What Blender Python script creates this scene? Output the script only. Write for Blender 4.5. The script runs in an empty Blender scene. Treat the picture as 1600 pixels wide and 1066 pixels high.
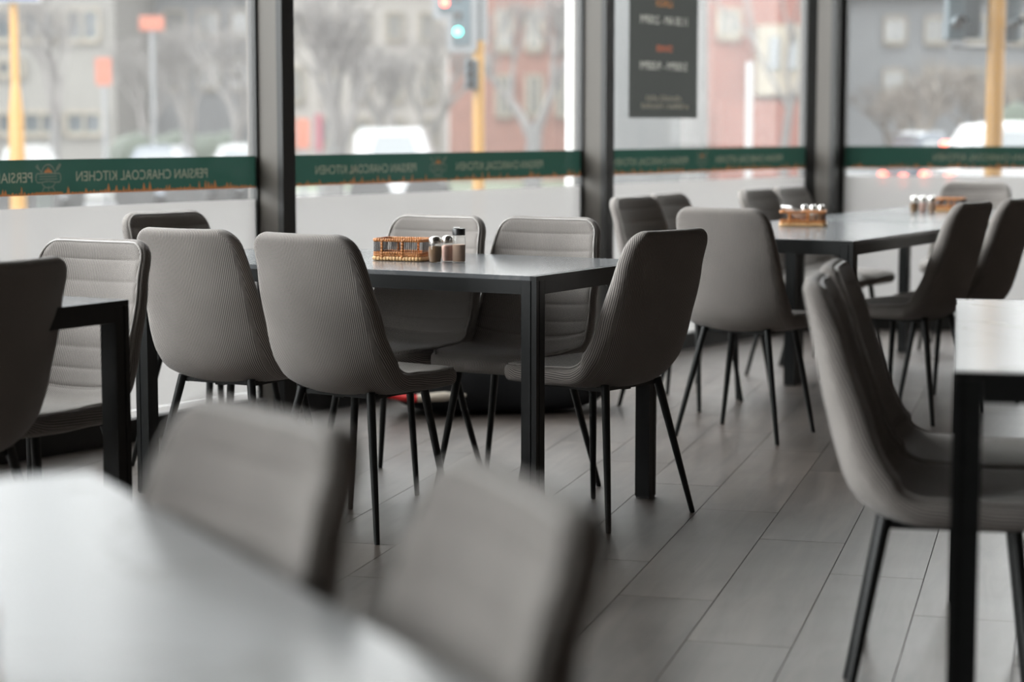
import bpy, bmesh, math, random
from mathutils import Vector, Matrix

# ------------------------------------------------------------------ camera, sky, exposure
SC = bpy.context.scene
COL = SC.collection
F_PX, Y_HOR, CAM_H = 3153.6, 194.8, 1.1962
PITCH = math.atan((533 - Y_HOR) / F_PX)
cam_d = bpy.data.cameras.new('camera')
cam = bpy.data.objects.new('camera', cam_d)
COL.objects.link(cam)
cam.location = (0, 0, CAM_H)
cam.rotation_euler = (math.pi / 2 - PITCH, 0, 0)
cam_d.sensor_width = 36.0
cam_d.lens = F_PX / 1600 * 36.0
cam_d.clip_end = 500
cam_d.dof.use_dof = True
cam_d.dof.focus_distance = 5.95
cam_d.dof.aperture_fstop = 2.0
SC.camera = cam

world = bpy.data.worlds.new('overcast_sky')
SC.world = world
world.use_nodes = True
bg = world.node_tree.nodes['Background']
bg.inputs[0].default_value = (0.96, 0.975, 1.0, 1)
bg.inputs[1].default_value = 12.0

SC.view_settings.view_transform = 'Standard'
SC.view_settings.look = 'None'
SC.view_settings.gamma = 1.0
SC.view_settings.use_curve_mapping = False
SC.view_settings.exposure = 0.35
SC.cycles.max_bounces = 8
SC.cycles.diffuse_bounces = 5
SC.cycles.transparent_max_bounces = 16
SC.cycles.sample_clamp_indirect = 8.0

RND = random.Random(7)

# ------------------------------------------------------------------ materials
def srgb(r, g, b):
    def c(v):
        v /= 255.0
        return v / 12.92 if v <= 0.04045 else ((v + 0.055) / 1.055) ** 2.4
    return (c(r), c(g), c(b), 1)

MATS = {}
def new_mat(name):
    m = bpy.data.materials.new(name)
    m.use_nodes = True
    MATS[name] = m
    nt = m.node_tree
    return m, nt, nt.nodes['Principled BSDF'], nt.nodes['Material Output']

def plain(name, col, rough=0.6, metal=0.0, noise=0.12, scale=25.0, spec=0.5, bump=0.0):
    """principled material with a mild procedural colour variation"""
    m, nt, p, out = new_mat(name)
    n = nt.nodes.new('ShaderNodeTexNoise'); n.inputs['Scale'].default_value = scale
    n.inputs['Detail'].default_value = 3
    tc = nt.nodes.new('ShaderNodeTexCoord')
    nt.links.new(tc.outputs['Object'], n.inputs['Vector'])
    r = nt.nodes.new('ShaderNodeMapRange')
    r.inputs[3].default_value = 1 - noise; r.inputs[4].default_value = 1 + noise
    nt.links.new(n.outputs['Fac'], r.inputs[0])
    mx = nt.nodes.new('ShaderNodeVectorMath'); mx.operation = 'SCALE'
    mx.inputs[0].default_value = col[:3]
    nt.links.new(r.outputs[0], mx.inputs['Scale'])
    nt.links.new(mx.outputs[0], p.inputs['Base Color'])
    p.inputs['Roughness'].default_value = rough
    p.inputs['Metallic'].default_value = metal
    p.inputs['Specular IOR Level'].default_value = spec
    if bump:
        b = nt.nodes.new('ShaderNodeBump'); b.inputs['Strength'].default_value = bump
        b.inputs['Distance'].default_value = 0.01
        nt.links.new(n.outputs['Fac'], b.inputs['Height'])
        nt.links.new(b.outputs[0], p.inputs['Normal'])
    return m

def fabric_mat():
    m, nt, p, out = new_mat('ribbed_grey_fabric')
    uv = nt.nodes.new('ShaderNodeUVMap'); uv.uv_map = 'rib'
    sep = nt.nodes.new('ShaderNodeSeparateXYZ')
    nt.links.new(uv.outputs[0], sep.inputs[0])
    nz = nt.nodes.new('ShaderNodeTexNoise'); nz.inputs['Scale'].default_value = 5.0
    nt.links.new(uv.outputs[0], nz.inputs['Vector'])
    ad = nt.nodes.new('ShaderNodeMath'); ad.operation = 'MULTIPLY_ADD'
    ad.inputs[1].default_value = 0.006
    nt.links.new(nz.outputs['Fac'], ad.inputs[0]); nt.links.new(sep.outputs['X'], ad.inputs[2])
    ml = nt.nodes.new('ShaderNodeMath'); ml.operation = 'MULTIPLY'
    ml.inputs[1].default_value = 2 * math.pi / 0.0057
    nt.links.new(ad.outputs[0], ml.inputs[0])
    sn = nt.nodes.new('ShaderNodeMath'); sn.operation = 'SINE'
    nt.links.new(ml.outputs[0], sn.inputs[0])
    mr = nt.nodes.new('ShaderNodeMapRange')
    mr.inputs[1].default_value = -1; mr.inputs[2].default_value = 1
    nt.links.new(sn.outputs[0], mr.inputs[0])
    rp = nt.nodes.new('ShaderNodeMix'); rp.data_type = 'RGBA'
    rp.inputs[6].default_value = (0.062, 0.056, 0.052, 1)
    rp.inputs[7].default_value = (0.355, 0.325, 0.302, 1)
    nt.links.new(mr.outputs[0], rp.inputs[0])
    # soft large-scale variation of the nap
    n2 = nt.nodes.new('ShaderNodeTexNoise'); n2.inputs['Scale'].default_value = 9
    n2.inputs['Detail'].default_value = 4
    tc = nt.nodes.new('ShaderNodeTexCoord')
    nt.links.new(tc.outputs['Object'], n2.inputs['Vector'])
    r2 = nt.nodes.new('ShaderNodeMapRange'); r2.inputs[3].default_value = 0.86; r2.inputs[4].default_value = 1.14
    nt.links.new(n2.outputs['Fac'], r2.inputs[0])
    sc = nt.nodes.new('ShaderNodeVectorMath'); sc.operation = 'SCALE'
    nt.links.new(rp.outputs[2], sc.inputs[0]); nt.links.new(r2.outputs[0], sc.inputs['Scale'])
    nt.links.new(sc.outputs[0], p.inputs['Base Color'])
    b = nt.nodes.new('ShaderNodeBump'); b.inputs['Strength'].default_value = 0.35
    b.inputs['Distance'].default_value = 0.0015
    nt.links.new(mr.outputs[0], b.inputs['Height']); nt.links.new(b.outputs[0], p.inputs['Normal'])
    p.inputs['Roughness'].default_value = 0.85
    p.inputs['Specular IOR Level'].default_value = 0.25
    p.inputs['Sheen Weight'].default_value = 0.12
    p.inputs['Sheen Roughness'].default_value = 0.4
    return m

def floor_mat():
    m, nt, p, out = new_mat('grey_brown_wood')
    g = nt.nodes.new('ShaderNodeNewGeometry')
    oi = nt.nodes.new('ShaderNodeObjectInfo')
    mp = nt.nodes.new('ShaderNodeMapping')
    mp.inputs['Rotation'].default_value = (0, 0, PLANK_ANG)
    nt.links.new(g.outputs['Position'], mp.inputs['Vector'])
    sc = nt.nodes.new('ShaderNodeVectorMath'); sc.operation = 'MULTIPLY'
    sc.inputs[1].default_value = (9.0, 0.9, 1)
    nt.links.new(mp.outputs[0], sc.inputs[0])
    cb = nt.nodes.new('ShaderNodeCombineXYZ')
    m10 = nt.nodes.new('ShaderNodeMath'); m10.operation = 'MULTIPLY'; m10.inputs[1].default_value = 23
    nt.links.new(oi.outputs['Random'], m10.inputs[0])
    nt.links.new(m10.outputs[0], cb.inputs[0]); nt.links.new(m10.outputs[0], cb.inputs[1])
    ad = nt.nodes.new('ShaderNodeVectorMath'); ad.operation = 'ADD'
    nt.links.new(sc.outputs[0], ad.inputs[0]); nt.links.new(cb.outputs[0], ad.inputs[1])
    n = nt.nodes.new('ShaderNodeTexNoise'); n.inputs['Scale'].default_value = 2.2
    n.inputs['Detail'].default_value = 6; n.inputs['Roughness'].default_value = 0.6
    n.inputs['Distortion'].default_value = 0.8
    nt.links.new(ad.outputs[0], n.inputs['Vector'])
    rp = nt.nodes.new('ShaderNodeValToRGB')
    e = rp.color_ramp.elements
    e[0].position = 0.28; e[0].color = (0.034, 0.027, 0.023, 1)
    e[1].position = 0.75; e[1].color = (0.098, 0.080, 0.068, 1)
    nt.links.new(n.outputs['Fac'], rp.inputs[0])
    pr = nt.nodes.new('ShaderNodeMapRange'); pr.inputs[3].default_value = 0.82; pr.inputs[4].default_value = 1.18
    nt.links.new(oi.outputs['Random'], pr.inputs[0])
    s2 = nt.nodes.new('ShaderNodeVectorMath'); s2.operation = 'SCALE'
    nt.links.new(rp.outputs[0], s2.inputs[0]); nt.links.new(pr.outputs[0], s2.inputs['Scale'])
    nt.links.new(s2.outputs[0], p.inputs['Base Color'])
    rr = nt.nodes.new('ShaderNodeMapRange'); rr.inputs[3].default_value = 0.28; rr.inputs[4].default_value = 0.40
    n3 = nt.nodes.new('ShaderNodeTexNoise'); n3.inputs['Scale'].default_value = 3.5; n3.inputs['Detail'].default_value = 5
    nt.links.new(g.outputs['Position'], n3.inputs['Vector'])
    p.inputs['Specular IOR Level'].default_value = 0.9
    nt.links.new(n3.outputs['Fac'], rr.inputs[0]); nt.links.new(rr.outputs[0], p.inputs['Roughness'])
    b = nt.nodes.new('ShaderNodeBump'); b.inputs['Strength'].default_value = 0.06; b.inputs['Distance'].default_value = 0.0005
    nt.links.new(n.outputs['Fac'], b.inputs['Height']); nt.links.new(b.outputs[0], p.inputs['Normal'])
    return m

def marble_mat(name='grey_stone_laminate', base=(0.105, 0.111, 0.117, 1), vein=(0.14, 0.144, 0.148, 1)):
    m, nt, p, out = new_mat(name)
    g = nt.nodes.new('ShaderNodeTexCoord')
    oi = nt.nodes.new('ShaderNodeObjectInfo')
    ad = nt.nodes.new('ShaderNodeVectorMath'); ad.operation = 'ADD'
    nt.links.new(g.outputs['Object'], ad.inputs[0]); nt.links.new(oi.outputs['Location'], ad.inputs[1])
    n = nt.nodes.new('ShaderNodeTexNoise'); n.inputs['Scale'].default_value = 1.6
    n.inputs['Detail'].default_value = 7; n.inputs['Distortion'].default_value = 1.2
    nt.links.new(ad.outputs[0], n.inputs['Vector'])
    rp = nt.nodes.new('ShaderNodeValToRGB')
    e = rp.color_ramp.elements
    e[0].position = 0.485; e[0].color = base
    e[1].position = 0.515; e[1].color = base
    v = e.new(0.5); v.color = vein
    nt.links.new(n.outputs['Fac'], rp.inputs[0])
    nt.links.new(rp.outputs[0], p.inputs['Base Color'])
    p.inputs['Roughness'].default_value = 0.20
    return m

def glass_mat(name, haze, tint=(0.99, 1.0, 0.99, 1), gloss_r=0.0):
    """thin pane: clear, with a veil of dust and flare haze that scatters daylight"""
    m, nt, p, out = new_mat(name)
    nt.nodes.remove(p)
    tr = nt.nodes.new('ShaderNodeBsdfTransparent'); tr.inputs[0].default_value = tint
    tl = nt.nodes.new('ShaderNodeBsdfTranslucent'); tl.inputs[0].default_value = (1.0, 0.975, 0.95, 1)
    nz = nt.nodes.new('ShaderNodeTexNoise'); nz.inputs['Scale'].default_value = 1.6; nz.inputs['Detail'].default_value = 5
    tc = nt.nodes.new('ShaderNodeTexCoord'); nt.links.new(tc.outputs['Object'], nz.inputs['Vector'])
    mr = nt.nodes.new('ShaderNodeMapRange'); mr.inputs[3].default_value = haze * 0.8; mr.inputs[4].default_value = haze * 1.2
    nt.links.new(nz.outputs['Fac'], mr.inputs[0])
    mx = nt.nodes.new('ShaderNodeMixShader')
    nt.links.new(mr.outputs[0], mx.inputs[0]); nt.links.new(tr.outputs[0], mx.inputs[1]); nt.links.new(tl.outputs[0], mx.inputs[2])
    gl = nt.nodes.new('ShaderNodeBsdfGlossy'); gl.inputs['Roughness'].default_value = 0.02
    lw = nt.nodes.new('ShaderNodeLayerWeight'); lw.inputs[0].default_value = 0.5
    pw = nt.nodes.new('ShaderNodeMath'); pw.operation = 'POWER'; pw.inputs[1].default_value = 5
    nt.links.new(lw.outputs['Facing'], pw.inputs[0])
    fr = nt.nodes.new('ShaderNodeMath'); fr.operation = 'MULTIPLY_ADD'; fr.inputs[1].default_value = 0.6; fr.inputs[2].default_value = 0.03
    nt.links.new(pw.outputs[0], fr.inputs[0])
    m2 = nt.nodes.new('ShaderNodeMixShader')
    nt.links.new(fr.outputs[0], m2.inputs[0]); nt.links.new(mx.outputs[0], m2.inputs[1]); nt.links.new(gl.outputs[0], m2.inputs[2])
    nt.links.new(m2.outputs[0], out.inputs['Surface'])
    return m

def film_mat(name, col, trans, clear, reflect):
    """vinyl film on glass: diffuse transmission + diffuse reflection + a little see-through"""
    m, nt, p, out = new_mat(name)
    nt.nodes.remove(p)
    tl = nt.nodes.new('ShaderNodeBsdfTranslucent'); tl.inputs[0].default_value = tuple(c * trans for c in col[:3]) + (1,)
    df = nt.nodes.new('ShaderNodeBsdfDiffuse'); df.inputs[0].default_value = tuple(min(1, c * reflect) for c in col[:3]) + (1,)
    nz = nt.nodes.new('ShaderNodeTexNoise'); nz.inputs['Scale'].default_value = 2.0
    a = nt.nodes.new('ShaderNodeAddShader')
    nt.links.new(tl.outputs[0], a.inputs[0]); nt.links.new(df.outputs[0], a.inputs[1])
    tr = nt.nodes.new('ShaderNodeBsdfTransparent')
    mr = nt.nodes.new('ShaderNodeMapRange'); mr.inputs[3].default_value = clear * 0.8; mr.inputs[4].default_value = clear * 1.2
    nt.links.new(nz.outputs['Fac'], mr.inputs[0])
    mx = nt.nodes.new('ShaderNodeMixShader')
    nt.links.new(mr.outputs[0], mx.inputs[0])
    nt.links.new(a.outputs[0], mx.inputs[1]); nt.links.new(tr.outputs[0], mx.inputs[2])
    nt.links.new(mx.outputs[0], out.inputs['Surface'])
    return m

def glow_mat(name, col, strength):
    m, nt, p, out = new_mat(name)
    p.inputs['Base Color'].default_value = col
    p.inputs['Emission Color'].default_value = col
    p.inputs['Emission Strength'].default_value = strength
    return m

PLANK_DIR = Vector((0.261, 0.965)); PLANK_DIR.normalize()
PLANK_ANG = math.atan2(PLANK_DIR.x, PLANK_DIR.y)      # turns plank direction onto +y
FABRIC = fabric_mat()
FLOORM = floor_mat()
MARBLE = marble_mat()
MARBLE_W = marble_mat('white_marble_laminate', (0.38, 0.385, 0.39, 1), (0.29, 0.285, 0.28, 1))
GLASS = glass_mat('dusty_flare_window_glass', 0.019)  # veil stands for dust plus the bright flare over the street
FROST = film_mat('frosted_film', (1.0, 0.965, 0.94, 1), 0.118, 0.045, 0.3)
GREEN = film_mat('green_vinyl', (0.0042, 0.0118, 0.0088, 1), 1.0, 0.008, 2.5)
CREAMV = film_mat('cream_vinyl', (0.036, 0.035, 0.026, 1), 1.0, 0.008, 3.0)
EMBV = film_mat('emblem_vinyl', (0.0165, 0.0185, 0.0140, 1), 1.0, 0.008, 3.0)
CREAMP = plain('cream_print', (0.62, 0.58, 0.46, 1), 0.7, noise=0.05)
PSHEET = film_mat('charcoal_poster', (0.0140, 0.0146, 0.0136, 1), 1.0, 0.004, 3.0)
PWHITE = film_mat('white_poster_ink', (0.092, 0.089, 0.080, 1), 1.0, 0.004, 3.0)
PORANGE = film_mat('orange_poster_ink', (0.095, 0.038, 0.011, 1), 1.0, 0.004, 3.0)
PREDI = film_mat('red_poster_ink', (0.098, 0.026, 0.013, 1), 1.0, 0.004, 3.0)
ORANGEV = film_mat('orange_vinyl', (0.048, 0.0180, 0.0066, 1), 1.0, 0.008, 3.0)
BLACKM = plain('black_powder_coated_steel', (0.006, 0.007, 0.007, 1), 0.40, noise=0.25, scale=60, spec=0.35)
TABLEM = plain('black_table_steel', (0.006, 0.007, 0.007, 1), 0.42, noise=0.3, scale=40, spec=0.28)
FIN = plain('taupe_grey_aluminium', (0.062, 0.054, 0.045, 1), 0.55, noise=0.06, scale=8)
FRAME = plain('black_aluminium', (0.008, 0.008, 0.007, 1), 0.5, noise=0.15, scale=12)
WALLM = plain('brown_plaster_wall', (0.30, 0.24, 0.195, 1), 0.8, noise=0.04, scale=3)
CEILM = plain('ceiling_paint', (0.16, 0.14, 0.12, 1), 0.85, noise=0.03, scale=2)
PIPE = plain('grey_piping', (0.30, 0.28, 0.262, 1), 0.42, noise=0.1, scale=80)  # paler than the fabric: light caught on the piping put into colour
RATTAN = plain('rattan', srgb(178, 116, 62), 0.55, noise=0.35, scale=90, bump=0.3)
RATTAN_L = plain('pale_rattan', srgb(214, 172, 120), 0.55, noise=0.25, scale=90, bump=0.3)
DARKSTK = plain('dark_spokes', (0.03, 0.027, 0.025, 1), 0.5, noise=0.2)
CHROME = plain('brushed_chrome', (0.62, 0.60, 0.57, 1), 0.22, 1.0, noise=0.08)
PEPPER = plain('ground_pepper', srgb(112, 86, 62), 0.9, noise=0.4, scale=300)
SALT = plain('pink_salt', srgb(205, 168, 156), 0.9, noise=0.15, scale=300)
SUMAC = plain('pale_spice', srgb(168, 140, 122), 0.9, noise=0.15, scale=300)
BLKPL = plain('black_plastic', (0.015, 0.015, 0.015, 1), 0.35, noise=0.1)
PAPER = plain('white_paper', (0.78, 0.77, 0.75, 1), 0.8, noise=0.04)
BAGM = plain('black_nylon', (0.008, 0.009, 0.011, 1), 0.75, noise=0.3, scale=40, bump=0.2)
REDM = plain('red_webbing', srgb(200, 30, 30), 0.6, noise=0.1)
WHITEM = plain('off_white_webbing', srgb(215, 205, 190), 0.7, noise=0.1)
POSTERM = plain('charcoal_print', srgb(84, 86, 80), 0.6, noise=0.05)
PTXT = plain('white_print', srgb(215, 212, 200), 0.7, noise=0.03)
PORG = plain('orange_print', srgb(200, 120, 62), 0.7, noise=0.03)
PRED = plain('red_print', srgb(205, 82, 62), 0.7, noise=0.03)
JAR = glass_mat('jar_glass', 0.04)

# ------------------------------------------------------------------ mesh helpers
class MB:
    def __init__(self):
        self.v, self.f, self.uv = [], [], None
    def add(self, verts, faces):
        o = len(self.v)
        self.v += [tuple(v) for v in verts]
        self.f += [tuple(i + o for i in f) for f in faces]
    def box(self, c, s, M=None, bev=0.0):
        x, y, z = s[0] / 2, s[1] / 2, s[2] / 2
        if bev <= 0:
            vs = [(-x, -y, -z), (x, -y, -z), (x, y, -z), (-x, y, -z), (-x, -y, z), (x, -y, z), (x, y, z), (-x, y, z)]
            fs = [(3, 2, 1, 0), (4, 5, 6, 7), (0, 1, 5, 4), (1, 2, 6, 5), (2, 3, 7, 6), (3, 0, 4, 7)]
        else:
            bm = bmesh.new()
            bmesh.ops.create_cube(bm, size=1)
            for v in bm.verts:
                v.co = Vector((v.co.x * s[0], v.co.y * s[1], v.co.z * s[2]))
            bmesh.ops.bevel(bm, geom=bm.edges[:], offset=bev, segments=2, profile=0.7, affect='EDGES')
            bm.verts.index_update()
            vs = [tuple(v.co) for v in bm.verts]
            fs = [tuple(v.index for v in f.verts) for f in bm.faces]
            bm.free()
        vs = [Vector(v) for v in vs]
        if M is not None:
            vs = [M @ v for v in vs]
        self.add([v + Vector(c) for v in vs], fs)
    def tube(self, pts, rads, n=8, cap=True):
        pts = [Vector(p) for p in pts]
        if not hasattr(rads, '__len__'):
            rads = [rads] * len(pts)
        o = len(self.v)
        ref = None
        for i, p in enumerate(pts):
            t = (pts[min(i + 1, len(pts) - 1)] - pts[max(i - 1, 0)]).normalized()
            if ref is None:
                ref = Vector((1, 0, 0)) if abs(t.x) < 0.8 else Vector((0, 1, 0))
            a = t.cross(ref).normalized(); b = t.cross(a).normalized()
            ref = -b if False else (a.cross(t)).normalized()
            for k in range(n):
                an = 2 * math.pi * k / n
                self.v.append(tuple(p + (a * math.cos(an) + b * math.sin(an)) * rads[i]))
        for i in range(len(pts) - 1):
            for k in range(n):
                k2 = (k + 1) % n
                self.f.append((o + i * n + k, o + i * n + k2, o + (i + 1) * n + k2, o + (i + 1) * n + k))
        if cap:
            self.f.append(tuple(o + k for k in reversed(range(n))))
            e = o + (len(pts) - 1) * n
            self.f.append(tuple(e + k for k in range(n)))
    def lathe(self, prof, n=20, c=(0, 0, 0)):
        o = len(self.v)
        for r, z in prof:
            for k in range(n):
                a = 2 * math.pi * k / n
                self.v.append((c[0] + r * math.cos(a), c[1] + r * math.sin(a), c[2] + z))
        for i in range(len(prof) - 1):
            for k in range(n):
                k2 = (k + 1) % n
                self.f.append((o + i * n + k, o + i * n + k2, o + (i + 1) * n + k2, o + (i + 1) * n + k))
        self.f.append(tuple(o + k for k in reversed(range(n))))
        e = o + (len(prof) - 1) * n
        self.f.append(tuple(e + k for k in range(n)))
    def prism(self, poly, z0, z1):
        n = len(poly); o = len(self.v)
        self.v += [(x, y, z0) for x, y in poly] + [(x, y, z1) for x, y in poly]
        self.f.append(tuple(o + i for i in reversed(range(n))))
        self.f.append(tuple(o + n + i for i in range(n)))
        for i in range(n):
            j = (i + 1) % n
            self.f.append((o + i, o + j, o + n + j, o + n + i))
    def ellipsoid(self, c, r, M=None, nu=8, nv=6):
        o = len(self.v)
        for i in range(1, nv):
            th = math.pi * i / nv
            for k in range(nu):
                a = 2 * math.pi * k / nu
                p = Vector((r[0] * math.sin(th) * math.cos(a), r[1] * math.sin(th) * math.sin(a), r[2] * math.cos(th)))
                if M is not None: p = M @ p
                self.v.append(tuple(p + Vector(c)))
        top = Vector((0, 0, r[2])); bot = Vector((0, 0, -r[2]))
        if M is not None: top, bot = M @ top, M @ bot
        self.v.append(tuple(top + Vector(c))); self.v.append(tuple(bot + Vector(c)))
        t, b = len(self.v) - 2, len(self.v) - 1
        for i in range(nv - 2):
            for k in range(nu):
                k2 = (k + 1) % nu
                self.f.append((o + i * nu + k, o + (i + 1) * nu + k, o + (i + 1) * nu + k2, o + i * nu + k2))
        for k in range(nu):
            k2 = (k + 1) % nu
            self.f.append((t, o + k, o + k2))
            self.f.append((b, o + (nv - 2) * nu + k2, o + (nv - 2) * nu + k))
    def mesh(self, name, mat, smooth=False):
        me = bpy.data.meshes.new(name)
        me.from_pydata(self.v, [], self.f)
        me.materials.append(mat)
        if smooth:
            me.shade_smooth()
            try:
                me.set_sharp_from_angle(angle=math.radians(50))
            except Exception:
                pass
        if self.uv is not None:
            lay = me.uv_layers.new(name='rib')
            vi = [0] * len(me.loops)
            me.loops.foreach_get('vertex_index', vi)
            lay.data.foreach_set('uv', [c for i in vi for c in self.uv[i]])
        return me
    def obj(self, name, mat, parent=None, smooth=False):
        return link(name, self.mesh(name, mat, smooth), parent)

def link(name, me, parent=None):
    o = bpy.data.objects.new(name, me)
    COL.objects.link(o)
    if parent is not None:
        o.parent = parent
    return o

def empty(name, loc=(0, 0, 0), rz=0.0):
    o = bpy.data.objects.new(name, None)
    COL.objects.link(o)
    o.location = loc
    o.rotation_euler = (0, 0, math.radians(rz))
    o.empty_display_size = 0.1
    return o

def tag(o, label, cat, group=None):
    o['label'] = label
    o['category'] = cat
    if group: o['group'] = group
    return o

def struct(o):
    o['kind'] = 'structure'
    return o

def copy_tree(src, parent=None):
    c = src.copy(); COL.objects.link(c)
    if parent is not None: c.parent = parent
    for ch in list(src.children):
        copy_tree(ch, c)
    return c

def text_mesh(s, size, xs=1.0):
    """outline letters as flat verts/faces in (x, y), centred on x, baseline y = 0"""
    cu = bpy.data.curves.new('t', 'FONT'); cu.body = s; cu.size = size
    cu.align_x = 'CENTER'; cu.resolution_u = 2
    ob = bpy.data.objects.new('t', cu); COL.objects.link(ob)
    dg = bpy.context.evaluated_depsgraph_get()
    me = ob.evaluated_get(dg).to_mesh()
    vs = [(v.co.x * xs, v.co.y) for v in me.vertices]
    fs = [tuple(p.vertices) for p in me.polygons]
    ob.evaluated_get(dg).to_mesh_clear()
    bpy.data.objects.remove(ob); bpy.data.curves.remove(cu)
    return vs, fs

def punched_sheet(x0, x1, y0, y1, lines):
    """flat sheet x0..x1, y0..y1 with openings cut for lines of text [(centre, width, baseline, size, text)];
    returns sheet (verts, faces) and letters (verts, faces)"""
    dg = bpy.context.evaluated_depsgraph_get
    sheet = bpy.data.curves.new('sheet', 'CURVE'); sheet.dimensions = '2D'; sheet.fill_mode = 'BOTH'; sheet.resolution_u = 3
    sp = sheet.splines.new('POLY'); sp.points.add(3)
    for p, (x, y) in zip(sp.points, ((x0, y0), (x1, y0), (x1, y1), (x0, y1))): p.co = (x, y, 0, 1)
    sp.use_cyclic_u = True
    letters = bpy.data.curves.new('letters', 'CURVE'); letters.dimensions = '2D'; letters.fill_mode = 'BOTH'; letters.resolution_u = 3
    for cx, wid, yb, size, txt in lines:
        cu = bpy.data.curves.new('t', 'FONT'); cu.body = txt; cu.size = size; cu.align_x = 'CENTER'; cu.offset = 0.0012
        ob = bpy.data.objects.new('t', cu); COL.objects.link(ob)
        d = dg(); ev = ob.evaluated_get(d)
        cv = ev.to_curve(d)
        xs = [b.co.x for q in cv.splines for b in q.bezier_points]
        k = wid / (max(xs) - min(xs)); mid = (max(xs) + min(xs)) / 2
        for q in cv.splines:
            for dst in (sheet, letters):
                n = dst.splines.new('BEZIER'); n.bezier_points.add(len(q.bezier_points) - 1); n.use_cyclic_u = True
                for a, b in zip(n.bezier_points, q.bezier_points):
                    for at in ('co', 'handle_left', 'handle_right'):
                        v = getattr(b, at); setattr(a, at, (cx + (v.x - mid) * k, yb + v.y, 0))
                    a.handle_left_type = a.handle_right_type = 'FREE'
        ev.to_curve_clear(); bpy.data.objects.remove(ob); bpy.data.curves.remove(cu)
    out = []
    for c in (sheet, letters):
        ob = bpy.data.objects.new('t', c); COL.objects.link(ob)
        d = dg(); ev = ob.evaluated_get(d); me = ev.to_mesh()
        out.append(([(v.co.x, v.co.y) for v in me.vertices], [tuple(p.vertices) for p in me.polygons]))
        ev.to_mesh_clear(); bpy.data.objects.remove(ob); bpy.data.curves.remove(c)
    return out

# ------------------------------------------------------------------ room shell
W0 = Vector((-1.421, 7.656)); WD = Vector((0.599, 0.8007)).normalized(); WN = Vector((WD.y, -WD.x))
def wp(s, d, z):
    p = W0 + WD * s + WN * d
    return (p.x, p.y, z)
def s_at_px(px, d=0.0):
    r = (px - 800) / F_PX * math.cos(PITCH)
    b = W0 + WN * d
    return (r * b.y - b.x) / (WD.x - r * WD.y)
S_M1, S_M2, S_M3 = s_at_px(399), s_at_px(908), s_at_px(1259)
STEP = (S_M3 - S_M1) / 2
CORNER = W0 + WD * S_M3
FD = Vector((1.0, -0.07)).normalized(); FN = Vector((FD.y, -FD.x))     # far glazed wall: along FD, facing FN
if FN.y > 0: FN = -FN
def fp(s, d, z):
    p = CORNER + FD * s + FN * d
    return (p.x, p.y, z)
S_LEFT = S_M3 - STEP * 7
H_ROOM = 3.6
pL = W0 + WD * S_LEFT
pR = CORNER + FD * 6.2
POLY = [(pL.x, pL.y), (pL.x, -3.2), (pR.x, -3.2), (pR.x, pR.y), (CORNER.x, CORNER.y)]

mb = MB(); mb.prism(POLY, -0.06, -0.012)
FLOOR = struct(mb.obj('floor', FLOORM))
mb = MB(); mb.prism(POLY, H_ROOM, H_ROOM + 0.15)
struct(mb.obj('ceiling', CEILM))
mb = MB(); mb.box((pR.x + 0.05, (pR.y - 3.2) / 2, H_ROOM / 2), (0.1, pR.y + 3.2, H_ROOM))
struct(mb.obj('wall_right', WALLM))
mb = MB(); mb.box(((pL.x + pR.x) / 2, -3.25, H_ROOM / 2), (pR.x - pL.x, 0.1, H_ROOM))
struct(mb.obj('wall_back', WALLM))
mb = MB(); mb.box((pL.x - 0.05, (pL.y - 3.2) / 2, H_ROOM / 2), (0.1, abs(pL.y + 3.2), H_ROOM))
struct(mb.obj('wall_left', WALLM))

# floor planks: each its own part of the floor
PW, PL = 0.2475, 1.203
PN = Vector((PLANK_DIR.y, -PLANK_DIR.x))
def clip(poly, room):
    out = poly
    n = len(room)
    area = sum(room[i][0] * room[(i + 1) % n][1] - room[(i + 1) % n][0] * room[i][1] for i in range(n))
    for i in range(n):
        a, b = Vector(room[i]), Vector(room[(i + 1) % n])
        e = b - a; sgn = 1 if area > 0 else -1
        side = lambda p: sgn * (e.x * (p[1] - a.y) - e.y * (p[0] - a.x))
        res = []
        for k in range(len(out)):
            p, q = out[k], out[(k + 1) % len(out)]
            sp, sq = side(p), side(q)
            if sp >= 0: res.append(p)
            if (sp >= 0) != (sq >= 0):
                t = sp / (sp - sq)
                res.append((p[0] + (q[0] - p[0]) * t, p[1] + (q[1] - p[1]) * t))
        out = res
        if not out: break
    return out
def plank_prism(mbx, poly, ch=0.0013):
    n = len(poly)
    cx = sum(p[0] for p in poly) / n; cy = sum(p[1] for p in poly) / n
    def inset(d):
        r = []
        for x, y in poly:
            dx, dy = cx - x, cy - y
            u = dx * PN.x + dy * PN.y; w = dx * PLANK_DIR.x + dy * PLANK_DIR.y
            u = max(-d, min(d, u)); w = max(-d, min(d, w))
            r.append((x + PN.x * u + PLANK_DIR.x * w, y + PN.y * u + PLANK_DIR.y * w))
        return r
    o = len(mbx.v)
    a, b = inset(0.0006), inset(ch)
    mbx.v += [(x, y, -0.012) for x, y in a] + [(x, y, -0.0022) for x, y in a] + [(x, y, 0.0) for x, y in b]
    for l in range(2):
        for i in range(n):
            j = (i + 1) % n
            mbx.f.append((o + l * n + i, o + l * n + j, o + (l + 1) * n + j, o + (l + 1) * n + i))
    mbx.f.append(tuple(o + 2 * n + i for i in range(n)))
planks = []
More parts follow.
